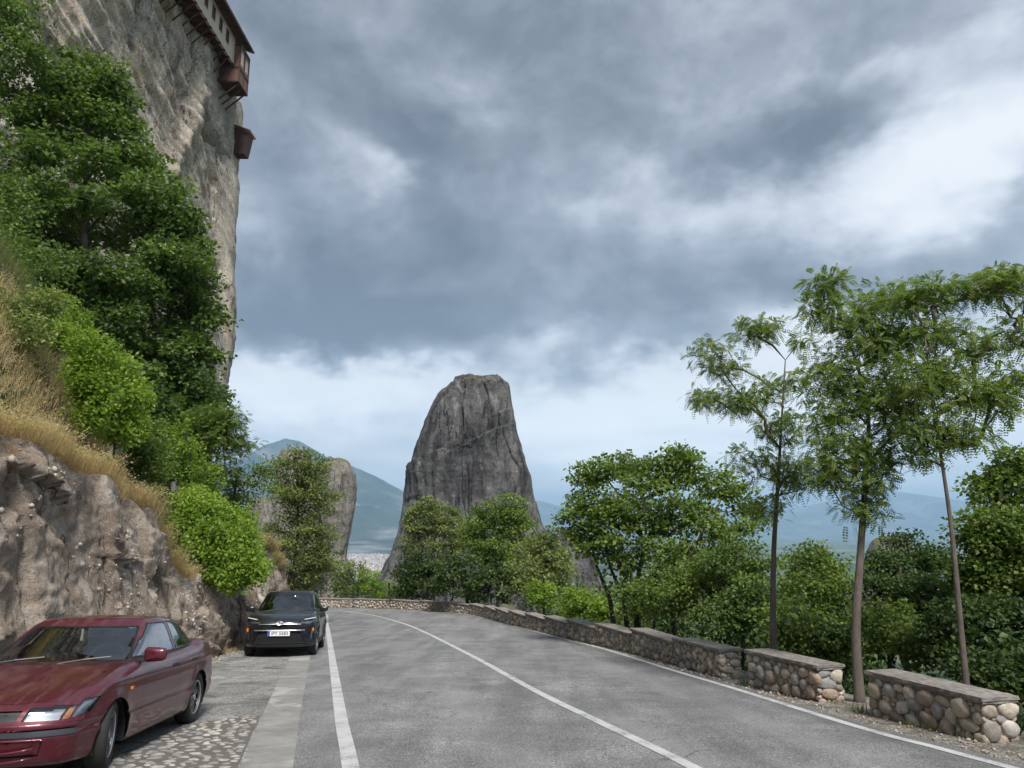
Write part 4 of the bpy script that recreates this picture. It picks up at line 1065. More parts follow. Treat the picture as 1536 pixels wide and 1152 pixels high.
# --- centre, beyond the bend
ctr = [
    ('left dark bushy tree in front of the rock tower foot', [(640, 900, 52)], [(618, 850, 52, 26, 34, 40), (640, 870, 51, 34, 30, 40), (610, 880, 51, 22, 22, 16)], 'leaf_dark', (0.1, 0.7)),
    ('broad grey green tree left of centre before the rock tower', [(650, 900, 55)], [(640, 775, 55, 34, 26, 36), (668, 785, 55, 38, 28, 40), (630, 810, 55, 30, 30, 30), (672, 825, 54, 42, 34, 50), (700, 800, 55, 26, 24, 20), (620, 772, 55, 14, 14, 6)], 'leaf_grey', (0.15, 0.9)),
    ('fuller tree with a rounded crown right before the rock tower', [(745, 905, 50)], [(745, 775, 50, 36, 28, 40), (775, 790, 50, 32, 28, 34), (735, 820, 49.5, 42, 34, 56), (780, 835, 49, 40, 34, 50), (715, 790, 50, 22, 26, 18), (762, 760, 50, 24, 18, 14)], 'leaf_oak', (0.3, 1.0)),
    ('lower tree spreading right of the rounded one towards the gap', [(815, 915, 44)], [(810, 830, 44, 34, 30, 40), (835, 860, 43, 32, 30, 36), (790, 870, 43, 36, 28, 36), (845, 830, 44, 14, 16, 8), (825, 800, 44, 12, 12, 5)], 'leaf_grey', (0.3, 1.0)),
    ('dark thicket tree low between the two crowns and the parapet', [(700, 912, 46)], [(690, 865, 46, 44, 34, 60), (740, 875, 45, 40, 30, 44)], 'leaf_dark', (0.2, 0.9)),
]
for lb, tk, lob, mt, tn_ in ctr:
    u, v, Y = tk[0]
    tree('bushy_tree', lb, 'tree', [(u, v, Y), (u + 2, v - 40, Y), (u, v - 90, Y)], lob, leaf=0.18, per=56, crad=0.55, mat=mt, r0=0.14, tone=tn_, minr=0.009)
for lb, lob, mt in [
    ('lime green bush low behind the far end of the wall', [(572, 888, 55, 28, 14, 32), (604, 892, 54, 22, 10, 20)], 'leaf_bright'),
    ('dark rounded bush left of the open valley view', [(530, 868, 56, 28, 28, 60), (512, 880, 56, 18, 22, 26)], 'leaf_oak'),
    ('yellow green sapling bush in front of the valley gap', [(552, 872, 55, 18, 24, 30)], 'leaf_bright'),
    ('bright low shrub just behind the wall right of centre', [(815, 890, 36, 26, 18, 34)], 'leaf_bright'),
    ('bright sprawling shrub behind the wall under the broad tree', [(870, 905, 31, 36, 22, 44), (905, 915, 29, 20, 16, 16)], 'leaf_bright')]:
    u, v, Y = lob[0][:3]
    tree('low_bush', lb, 'bush', [(u, v + 25, Y), (u, v + 12, Y), (u, v, Y)], lob, leaf=0.13, per=48, crad=0.34, mat=mt, r0=0.04, tone=(0.1, 0.8) if mt == 'leaf_bright' else (0.3, 1), flat=0.7)
# --- right : broad tree
tree('broad_tree', 'wide flat topped green tree with many dark stems behind the stone wall', 'tree',
     [(960, 962, 23), (955, 900, 23), (965, 830, 23), (990, 760, 23)],
     [(885, 715, 23.5, 32, 22, 28), (930, 700, 23.5, 36, 24, 34), (975, 710, 23, 40, 26, 40), (1020, 700, 23, 34, 28, 34), (1016, 675, 23, 18, 14, 8), (1065, 725, 23, 42, 26, 40), (1105, 750, 23, 32, 22, 20),
      (870, 760, 23.5, 34, 26, 30), (920, 765, 23, 40, 28, 36), (1040, 775, 22.5, 50, 30, 44), (980, 780, 23, 40, 26, 22), (880, 815, 23.5, 36, 26, 24), (940, 830, 23, 34, 22, 16), (1090, 800, 22, 40, 26, 24), (1010, 830, 22, 40, 24, 16), (850, 785, 23.8, 16, 18, 8), (1130, 780, 22.5, 22, 18, 10), (975, 745, 22.5, 80, 30, 34), (900, 800, 23.5, 44, 34, 30), (960, 800, 22.5, 60, 30, 26), (1050, 830, 22, 60, 30, 30), (930, 860, 23, 60, 30, 24)],
     leaf=0.12, per=36, crad=0.40, mat='leaf_oak', r0=0.13, r1=0.03, tone=(0.35, 1.0), flat=0.4, minr=0.006,
     stems=[([(925, 955, 24), (915, 900, 24), (895, 850, 24), (885, 800, 24)], 0.10), ([(945, 960, 23.5), (935, 900, 23.5), (915, 850, 23.5), (905, 780, 23.5)], 0.09), ([(1015, 970, 22), (1010, 900, 22), (1030, 850, 22), (1060, 780, 22)], 0.08), ([(975, 965, 22.6), (985, 910, 22.6), (1010, 860, 22.6), (1025, 780, 22.6)], 0.05)])
# thin dark understorey
und = [
    ('tangled shaded undergrowth tree under the broad crown', [(1010, 890, 21, 60, 40, 50), (1060, 880, 21, 50, 44, 46), (960, 900, 23, 40, 30, 26)], 'leaf_oak', 21, (0.1, 0.9)),
    ('leafy young tree left of the first thin trunk', [(1110, 850, 20, 46, 40, 50), (1130, 900, 19, 44, 40, 44), (1090, 920, 19, 40, 34, 26)], 'leaf_maple', 20, (0.2, 0.9)),
    ('dense green tree filling the space between first and second thin trunks', [(1215, 850, 19, 48, 32, 48), (1230, 900, 18, 52, 46, 66), (1190, 930, 17, 40, 34, 30), (1245, 960, 16.5, 40, 34, 30)], 'leaf_oak', 18, (0.1, 0.9)),
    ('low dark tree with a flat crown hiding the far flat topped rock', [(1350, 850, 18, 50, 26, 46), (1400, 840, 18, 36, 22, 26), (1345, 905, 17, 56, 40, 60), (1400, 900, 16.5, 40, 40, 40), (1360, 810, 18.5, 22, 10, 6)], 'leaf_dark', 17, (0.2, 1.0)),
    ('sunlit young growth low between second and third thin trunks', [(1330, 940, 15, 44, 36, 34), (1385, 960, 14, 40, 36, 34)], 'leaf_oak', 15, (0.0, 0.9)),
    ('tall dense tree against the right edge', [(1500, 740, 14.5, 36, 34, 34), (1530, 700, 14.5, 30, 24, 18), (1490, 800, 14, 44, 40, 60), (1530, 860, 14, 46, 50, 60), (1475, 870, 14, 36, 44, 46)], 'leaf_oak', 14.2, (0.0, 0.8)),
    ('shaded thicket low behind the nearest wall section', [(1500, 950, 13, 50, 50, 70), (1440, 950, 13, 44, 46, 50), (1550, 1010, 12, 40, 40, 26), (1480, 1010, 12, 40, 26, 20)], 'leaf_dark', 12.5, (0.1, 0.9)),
]
for lb, lob, mt, Y, tn_ in und:
    u, v, _ = lob[0][:3]
    tree('undergrowth_tree', lb, 'tree', [(u, v + 140, Y), (u + 4, v + 60, Y), (u, v, Y)], lob, leaf=0.085, per=84, crad=0.38, mat=mt, r0=0.07, r1=0.02, tone=tn_, minr=0.005, group='undergrowth trees on the slope behind the wall')
# far wooded slope as one mass
def wood(name, label, n, box_, hgt, crad, leaf, per, mat):
    x = vr.uniform(box_[0], box_[1], n); y = vr.uniform(box_[2], box_[3], n)
    d = poly_dist(wb_s, x, y); k = d > box_[4]; x, y = x[k], y[k]
    z = height(x, y) + hgt * (0.4 + 0.6 * vr.random(len(x))) * (0.75 + 0.5 * fbm(np.stack([x * .12, y * .12, x * 0], 1), 2, 50))
    cc = np.stack([x, y, z], 1)
    o = leaves_obj(name, cc, crad * vr.uniform(0.7, 1.4, len(cc)), np.full(len(cc), per), leaf, mat, None, flat=0.7, tone=(0.1, 0.9))
    tag(o, label, 'woodland', kind='stuff')
wood('woodland', 'dark wooded slope falling away behind the roadside trees', 1300, (2, 50, 26, 75, 7), 8.5, 1.0, 0.22, 100, 'leaf_oak')
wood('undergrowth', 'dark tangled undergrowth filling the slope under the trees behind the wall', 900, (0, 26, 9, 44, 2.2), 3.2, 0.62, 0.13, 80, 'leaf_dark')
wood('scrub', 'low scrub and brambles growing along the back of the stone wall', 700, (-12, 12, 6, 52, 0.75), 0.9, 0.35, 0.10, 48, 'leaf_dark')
wood('woodland', 'hazy woods far below the road on the valley side', 1500, (-60, 260, 90, 480, 10), 7, 5, 2.0, 40, 'leaf_oak')

# --- thin locust trees behind the wall
loc = [
    ('leftmost thin locust tree with the sparsest feathery crown', [(1156, 985, 14), (1160, 850, 14), (1166, 740, 14), (1172, 640, 14), (1178, 540, 14)], 0.068,
     [(1060, 525, 14, 22, 18, 7), (1090, 545, 14, 30, 18, 10), (1135, 500, 14, 26, 18, 10), (1150, 490, 14, 20, 12, 5), (1060, 600, 14, 34, 16, 10), (1110, 605, 14, 32, 20, 11), (1150, 590, 14, 26, 24, 9), (1195, 575, 14, 18, 20, 6),
      (1170, 640, 14, 34, 22, 14), (1120, 690, 14, 24, 18, 7), (1160, 700, 14, 36, 24, 14), (1195, 720, 14, 26, 22, 9), (1150, 760, 14, 28, 20, 7), (1205, 510, 14, 12, 12, 4)]),
    ('middle thin locust tree, tallest, with a full layered crown and forked branch', [(1291, 1075, 11.7), (1284, 950, 11.7), (1290, 840, 11.7), (1298, 720, 11.7), (1302, 620, 11.7), (1280, 530, 11.7), (1250, 450, 11.7)], 0.078,
     [(1240, 425, 11.7, 24, 16, 9), (1235, 470, 11.7, 30, 22, 14), (1290, 470, 11.8, 34, 26, 15), (1330, 445, 12, 34, 18, 11), (1300, 520, 11.7, 50, 28, 24), (1350, 505, 12, 36, 28, 15), (1250, 560, 11.7, 36, 26, 15), (1310, 590, 11.7, 48, 30, 24),
      (1245, 620, 11.7, 38, 22, 15), (1350, 620, 11.8, 34, 34, 15), (1270, 670, 11.6, 46, 26, 20), (1330, 680, 11.8, 34, 22, 11), (1290, 720, 11.6, 50, 20, 17), (1240, 700, 11.6, 30, 22, 10), (1295, 765, 11.6, 28, 18, 8)]),
    ('rightmost thin locust tree, pale bare trunk leaning behind the nearest wall section', [(1448, 1030, 10.9), (1440, 930, 10.9), (1428, 800, 10.9), (1414, 700, 10.9), (1398, 600, 10.9), (1388, 510, 10.9)], 0.054,
     [(1375, 450, 11.2, 30, 20, 10), (1420, 440, 11.2, 34, 18, 10), (1475, 430, 11, 34, 22, 12), (1520, 430, 11, 30, 28, 13), (1530, 490, 11, 28, 26, 10), (1410, 500, 11, 40, 22, 14), (1465, 520, 11, 36, 20, 9), (1400, 560, 10.9, 50, 24, 19), (1460, 590, 10.9, 46, 22, 17),
      (1370, 590, 10.9, 34, 26, 12), (1500, 600, 10.9, 34, 20, 11), (1400, 640, 10.9, 44, 18, 13), (1450, 655, 10.9, 34, 16, 10), (1530, 560, 10.9, 26, 20, 8), (1395, 675, 10.9, 20, 12, 5)]),
]
for lb, tk, r0, lob in loc:
    tree('locust_tree', lb, 'tree', tk, lob, leaf=0.17, per=13, crad=0.215, mat='leaf_locust', bark='bark', r0=r0, r1=0.010, pin=True, tone=(0.1, 0.9), flat=0.6, minr=0.004, group='thin locust trees behind the wall', up=0.8, depth=0.8, wob=0.10)
# wooden post far behind the wall
bm = bmesh.new(); pz = P(583, 893, 53.0); tube(bm, [(0, 0, -0.6), (0.01, 0, 0.85)], [0.08, 0.07], 8)
po = bm_obj('wooden_post', bm, M['bark_dark']); po.location = pz; tag(po, 'short dark wooden post behind the far end of the wall', 'post')

# --- grasses
def grass(name, label, pts, n_per, h, spread, mat, hue, head=True, lean=(0, 0), wdt=0.004):
    N = len(pts) * n_per; c = np.repeat(pts, n_per, 0); c = c + vr.normal(size=(N, 3)) * [spread, spread, 0.02]
    hh = np.repeat(h, n_per) * vr.uniform(0.5, 1.15, N); a = vr.uniform(0, 2 * math.pi, N)
    ln_ = vr.uniform(0.15, 0.75, N)
    dxy = np.stack([np.cos(a), np.sin(a)], 1) * ln_[:, None] + np.array(lean)
    mid = c + np.c_[dxy * hh[:, None] * 0.3, hh * 0.6]; tip = c + np.c_[dxy * hh[:, None] * 1.0, hh * (1.0 - 0.35 * ln_)]
    s = np.c_[-np.sin(a + 0.6), np.cos(a + 0.6), a * 0] * wdt
    V = np.stack([c - s, c + s, mid - s * 0.7, mid + s * 0.7, tip], 1).reshape(-1, 3)
    b = np.arange(N)[:, None, None] * 5; F1 = (np.array([[0, 1, 3], [0, 3, 2], [2, 3, 4]])[None] + b).reshape(-1, 3)
    tone = np.repeat(np.clip(np.repeat(hue, n_per) + vr.normal(0, 0.18, N), 0, 1), 5)
    col = np.stack([tone, np.repeat(vr.random(N) * 0.4, 5), tone * 0], 1)
    if head:
        k = vr.random(N) < 0.6; tp = tip[k]; n2 = k.sum(); dd_ = unit_rows(tip[k] - mid[k])
        Q = []; 
        for j in range(2):
            o = vr.normal(size=(n2, 3)) * 0.012
            q = quads_leaf(tp - dd_ * 0.05 * j + o, unit_rows(dd_ + vr.normal(size=(n2, 3)) * 0.4), unit_rows(vr.normal(size=(n2, 3))), vr.uniform(0.03, 0.06, n2), np.full(n2, 0.007))
            Q.append(q)
        Q = np.concatenate(Q); m = len(Q); base = len(V); F2 = (np.array([[0, 1, 2], [0, 2, 3]])[None] + np.arange(m)[:, None, None] * 4).reshape(-1, 3) + base
        V = np.vstack([V, Q.reshape(-1, 3)]); F1 = np.vstack([F1, F2])
        t2 = np.clip(0.75 + vr.normal(0, 0.2, m), 0, 1); col = np.vstack([col, np.stack([np.repeat(t2, 4), np.repeat(vr.random(m) * 0.3, 4), np.zeros(m * 4)], 1)])
    o = np_obj(name, V, F1, M[mat], smooth=False, col=col); tag(o, label, 'grass', kind='stuff'); LEAFTRIS[0] += len(F1)
ROCKTOP = None
def bank_pts(n, y0, y1, d0, d1, pw=1.0):
    y = vr.uniform(y0, y1, n); d = d0 + (d1 - d0) * vr.random(n) ** pw
    i = np.searchsorted(fc[:, 1], y).clip(0, len(fc) - 1)
    x = fc[i, 0] + inw[i, 0] * d; yq = fc[i, 1] + inw[i, 1] * d
    # surface: top sheet of the rock mesh if above, else terrain
    zt = height(x, yq)
    RV = ROCKV[i][:, nt - 22:]                                     # (n,22,3) top strip of each column
    dcol = (RV[..., 0] - fc[i, 0][:, None]) * inw[i, 0][:, None] + (RV[..., 1] - fc[i, 1][:, None]) * inw[i, 1][:, None]
    j = np.argmin(np.abs(dcol - d[:, None]), 1); near = np.abs(dcol - d[:, None])[np.arange(n), j] < 0.15
    zr = RV[np.arange(n), j, 2]
    return np.stack([x, yq, np.where(near, np.maximum(zt, zr), zt)], 1), d, y
pts, d, y = bank_pts(7000, 4.5, 18.8, 0.3, 5.5, 1.15)
gm = fbm(pts * [0.5, 0.5, 0.3], 3, 66)
isg = (d + gm * 2.4) > 3.2
k = ~isg
hh_ = (0.36 + 0.25 * gm) * np.interp(d, [0, 2, 4], [1, 0.8, 0.6])
grass('dry_grass', 'tall dry tan and rusty grass hanging over the top of the roadside rock', pts[k], 15, hh_[k], 0.09, 'grass_dry', np.clip(0.10 + d[k] * 0.40, 0, 0.85) , lean=(0.35, -0.1))
grass('green_grass', 'greener tall grass higher on the bank', pts[isg], 14, hh_[isg], 0.09, 'grass_green', np.full(isg.sum(), 0.6), lean=(0.2, 0))
pts, d, y = bank_pts(1500, 20.5, 36, 0.7, 4.0)
grass('bank_grass', 'green grass with rusty fringe on the lower bank behind the dark car', pts, 16, np.full(len(pts), 0.5), 0.10, 'grass_green', np.full(len(pts), 0.7), lean=(0.3, -0.1), wdt=0.007)
pts, d, y = bank_pts(500, 21.5, 34, 0.55, 1.1)
grass('dry_fringe', 'rusty dry grass fringe along the edge of the lower bank', pts, 16, np.full(len(pts), 0.42), 0.10, 'grass_dry', np.full(len(pts), 0.25), lean=(0.5, -0.2), wdt=0.006)
pts, d, y = bank_pts(220, 6, 30, -0.25, 0.05)
pts[:, 2] = Rz(pts[:, 1]) + 0.01
grass('gutter_weeds', 'small dry weeds along the foot of the roadside rock', pts, 12, np.full(len(pts), 0.14), 0.06, 'grass_dry', np.full(len(pts), 0.5), head=False)

y_ = vr.uniform(9, 23, 900); i_ = np.searchsorted(fc[:, 1], y_).clip(0, len(fc) - 1); d_ = vr.uniform(4.2, 10, 900)
x_ = fc[i_, 0] + inw[i_, 0] * d_; q_ = fc[i_, 1] + inw[i_, 1] * d_
cc_ = np.stack([x_, q_, height(x_, q_) + vr.uniform(0.1, 1.0, 900)], 1)
tag(leaves_obj('bank_scrub', cc_, vr.uniform(0.25, 0.5, 900), np.full(900, 60), 0.085, 'leaf_oak', None, flat=0.8, tone=(0.1, 0.9)), 'mixed low scrub covering the upper bank between grass and maples', 'scrub', kind='stuff')

# loose gravel on the verge and along the rock foot, weeds at the wall foot
def gravel(name, label, A, B, n, smax):
    A, B = resample(A, 400), resample(B, 400); i = vr.integers(0, 399, n); t_ = vr.random(n)[:, None]
    q = A[i] * (1 - t_) + B[i] * t_ + vr.normal(0, 0.03, (n, 2)); k = (q[:, 1] > 6) & (q[:, 1] < 34); q = q[k]; m = len(q)
    pos_ = np.c_[q, Rz(q[:, 1]) + 0.003]; sz_ = vr.gamma(2.0, smax / 5, m).clip(0.004, smax)[:, None, None] * vr.uniform(0.6, 1.1, (m, 1, 3))
    V = (pos_[:, None] + uV[None] * sz_).reshape(-1, 3); Fc = (uF[None] + np.arange(m)[:, None, None] * len(uV)).reshape(-1, 3)
    tag(np_obj(name, V, Fc, M['stone_joined'], col=np.repeat(vr.random((m, 3)), len(uV), 0)), label, 'gravel', kind='stuff')
gravel('verge_gravel', 'loose gravel and small stones between white edge line and stone wall', offset(lR, -0.22), offset(wbb, 0.05), 5200, 0.028)
gravel('foot_rubble', 'small rubble fallen along the foot of the roadside rock', offset(fb, 0.15), offset(fb, -0.55), 3800, 0.04)
k_ = vr.integers(0, len(wb_s) - 1, 260); t_ = vr.random(260)[:, None]; wq = wb_s[k_] * (1 - t_) + wb_s[k_ + 1] * t_; wq = wq[(wq[:, 1] > 7) & (wq[:, 1] < 40)] + vr.normal(0, 0.04, ((wq[:, 1] > 7) & (wq[:, 1] < 40)).sum())[:, None]
grass('wall_weeds', 'sparse weeds along the foot of the stone wall', np.c_[wq, Rz(wq[:, 1])], 9, np.full(len(wq), 0.11), 0.05, 'grass_green', np.full(len(wq), 0.4), head=False)
# ---------------------------------------------------------------- cars
def mat_paint_car(name, col, dirt, metal=0.35):
    m, n, b = new_mat(name); o = n.new('ShaderNodeTexCoord').outputs['Object']
    f = n.noise(n.map(o, (1.2, 5, 3)), 2.2, 7, 0.65, 0.6); g = n.noise(o, 45, 4, 0.7)
    dm = n.m('MULTIPLY', n.rng(f, 0.48, 0.68, 0, 0.65), n.rng(g, 0.3, 0.65))
    up = n.rng(nz(n), 0.2, 0.9, 0.35, 1.0); dm = n.m('MULTIPLY', dm, up)
    n.put(b.inputs['Base Color'], n.mix(dm, col, dirt)); b.inputs['Metallic'].default_value = metal
    n.put(b.inputs['Roughness'], n.m('ADD', 0.34, n.m('MULTIPLY', dm, 0.5)))
    b.inputs['Coat Weight'].default_value = 0.7; n.put(b.inputs['Coat Roughness'], n.m('ADD', 0.05, n.m('MULTIPLY', dm, 0.4)))
    return m
M['maroon'] = mat_paint_car('maroon_paint', (0.10, 0.010, 0.020), (0.19, 0.115, 0.115))
M['graphite'] = mat_paint_car('graphite_paint', (0.018, 0.019, 0.024), (0.06, 0.06, 0.06), 0.5)
M['black_plastic'] = simple('black_plastic', (0.016, 0.016, 0.018), 0.55, noise=0.3)
M['grey_strip'] = simple('grey_strip', (0.035, 0.037, 0.045), 0.45)
M['seal'] = simple('rubber_seal', (0.008, 0.008, 0.009), 0.5)
M['dark'] = simple('dark_inside', (0.006, 0.006, 0.007), 0.9)
M['tyre'] = simple('tyre_rubber', (0.022, 0.021, 0.021), 0.85, noise=0.4, nscale=30)
M['rim'] = simple('rim_alloy', (0.55, 0.55, 0.56), 0.32, 0.85)
M['chrome'] = simple('chrome', (0.75, 0.75, 0.77), 0.12, 1.0)
M['reflector'] = simple('lamp_reflector', (0.42, 0.44, 0.47), 0.5, 0.6, noise=0.5, nscale=14)
M['amber'] = simple('amber_backing', (0.62, 0.26, 0.08), 0.3, noise=0.5, nscale=12)  # plain amber colour at the back of the indicator lamps
M['satin'] = simple('satin_silver', (0.30, 0.31, 0.33), 0.35, 0.7)
M['seat_cloth'] = simple('seat_cloth', (0.05, 0.05, 0.055), 0.95, noise=0.3)
M['orange_lens'] = simple('orange_lens', (0.75, 0.20, 0.02), 0.2, coat=0.5)
M['red_lens'] = simple('red_lens', (0.35, 0.01, 0.01), 0.2, coat=0.5)
M['white_lens'] = simple('white_lens', (0.75, 0.77, 0.80), 0.15, coat=0.6)
M['plate'] = simple('plate_white', (0.75, 0.75, 0.74), 0.45)
M['plate_blue'] = simple('plate_blue', (0.01, 0.06, 0.42), 0.45)
M['ink'] = simple('plate_ink', (0.01, 0.01, 0.015), 0.5)
def mat_glass(name, tint, mixv):
    m, n, b = new_mat(name)
    tr = n.new('ShaderNodeBsdfTransparent'); tr.inputs[0].default_value = (*tint, 1)
    gl = n.new('ShaderNodeBsdfGlossy'); gl.inputs['Roughness'].default_value = 0.03; gl.inputs['Color'].default_value = (0.95, 0.97, 1, 1)
    fr = n.new('ShaderNodeFresnel'); fr.inputs[0].default_value = 1.6
    mx = n.new('ShaderNodeMixShader'); n.put(mx.inputs[0], n.m('ADD', fr.outputs[0], mixv, clamp=True))
    n.l.new(tr.outputs[0], mx.inputs[1]); n.l.new(gl.outputs[0], mx.inputs[2]); n.l.new(mx.outputs[0], n.n['Material Output'].inputs[0]); return m
M['glass'] = mat_glass('car_glass', (0.58, 0.63, 0.61), 0.10)
M['glass_side'] = mat_glass('side_glass', (0.45, 0.50, 0.49), 0.20)
M['lens'] = mat_glass('clear_lens', (0.85, 0.88, 0.9), 0.06)

def cube_shell(nx, ny, nz, dims, r, skip=()):
    D = np.array(dims) / 2; pts = {}; V, Fq = [], []
    def vid(p):
        k = tuple(np.round(p, 6))
        if k not in pts: pts[k] = len(V); V.append(p)
        return pts[k]
    N = (nx, ny, nz)
    for ax in range(3):
        o = [a for a in range(3) if a != ax]
        for sg in (-1, 1):
            if (ax, sg) in skip: continue
            for i in range(N[o[0]]):
                for j in range(N[o[1]]):
                    q = []
                    for di, dj in ((0, 0), (1, 0), (1, 1), (0, 1)):
                        p = [0, 0, 0]; p[ax] = sg; p[o[0]] = -1 + 2 * (i + di) / N[o[0]]; p[o[1]] = -1 + 2 * (j + dj) / N[o[1]]
                        q.append(vid(np.array(p, float)))
                    flip = (sg > 0) ^ (ax == 1)
                    Fq.append(q if flip else q[::-1])
    V = np.array(V)
    # denser rounding: pull grid lines toward edges a little
    Pp = V * D; inner = np.clip(Pp, -(D - r), D - r); d = Pp - inner; L = np.linalg.norm(d, axis=1)
    mx = np.abs(d).max(1); Pp = inner + np.where(L[:, None] > 1e-9, d / np.maximum(L, 1e-9)[:, None] * mx[:, None], 0)
    return Pp / D, Fq
class Shell:
    def __init__(s, V, Fq):
        s.bm = bmesh.new(); vs = [s.bm.verts.new(v) for v in V]
        s.rid = s.bm.faces.layers.int.new('rid')
        for f in Fq: s.bm.faces.new([vs[i] for i in f])
        bmesh.ops.recalc_face_normals(s.bm, faces=s.bm.faces[:]); s.bm.normal_update()
    def cut(s, poly, axes, k, filt, allowed=(0,)):
        """faces seen inside the convex polygon get region id k"""
        area = sum(a[0] * b[1] - b[0] * a[1] for a, b in zip(poly, poly[1:] + poly[:1]))
        if area < 0: poly = poly[::-1]
        fs = [f for f in s.bm.faces if f[s.rid] in allowed and filt(f)]
        for a, b in zip(poly, poly[1:] + poly[:1]):
            no = [0, 0, 0]; no[axes[0]] = b[1] - a[1]; no[axes[1]] = -(b[0] - a[0])
            co = [0, 0, 0]; co[axes[0]] = a[0]; co[axes[1]] = a[1]
            no = Vector(no).normalized(); co = Vector(co)
            geom = fs + list({e for f in fs for e in f.edges}) + list({v for f in fs for v in f.verts})
            r = bmesh.ops.bisect_plane(s.bm, geom=geom, dist=1e-5, plane_co=co, plane_no=no)
            fs = [f for f in r['geom'] if isinstance(f, bmesh.types.BMFace) and (f.calc_center_median() - co).dot(no) < 1e-6]
        for f in fs: f[s.rid] = k
        return fs
    def drop(s, k): bmesh.ops.delete(s.bm, geom=[f for f in s.bm.faces if f[s.rid] == k], context='FACES')
    def part(s, name, k, mat, parent, gap=0.0, push=0.0, ring=None, thick=0.0, ringw=0.02):
        b = s.bm.copy(); rid = b.faces.layers.int['rid']
        bmesh.ops.delete(b, geom=[f for f in b.faces if f[rid] != k], context='FACES')
        b.normal_update(); res = None
        if gap or ring:
            r = bmesh.ops.inset_region(b, faces=b.faces[:], thickness=gap or ringw, use_boundary=True, use_even_offset=False)
            rf = r['faces']
            if ring:
                rb = b.copy(); rb.faces.ensure_lookup_table(); b.faces.ensure_lookup_table()
                keep = {f.index for f in rf}; b.faces.index_update()
                keep = {f.index for f in rf}
                bmesh.ops.delete(rb, geom=[f for f in rb.faces if f.index not in keep], context='FACES')
                for v in rb.verts: v.co += v.normal * 0.002
                bm_obj(ring[0], rb, ring[1], parent, smooth=True)
            bmesh.ops.delete(b, geom=rf, context='FACES')
        if push:
            for v in b.verts: v.co += v.normal * push
        if thick:
            r = bmesh.ops.solidify(b, geom=b.faces[:], thickness=thick)
        return bm_obj(name, b, mat, parent, smooth=True)
def circ(cx, cz, r, n=28): return [(cx + r * math.cos(2 * math.pi * k / n), cz + r * math.sin(2 * math.pi * k / n)) for k in range(n)]
def itp(x, xs, ys): return np.interp(x, xs, ys)
def smoothi(xs, ys, n=200):
    """smooth curve through points -> callable"""
    xs, ys = np.array(xs, float), np.array(ys, float); g = np.linspace(xs[0], xs[-1], n); y = np.interp(g, xs, ys)
    k = np.hanning(int(n * 0.07) | 1); k /= k.sum(); pad = len(k) // 2
    y2 = np.convolve(np.r_[np.full(pad, y[0]), y, np.full(pad, y[-1])], k, 'valid')
    return lambda q: np.interp(q, g, y2)

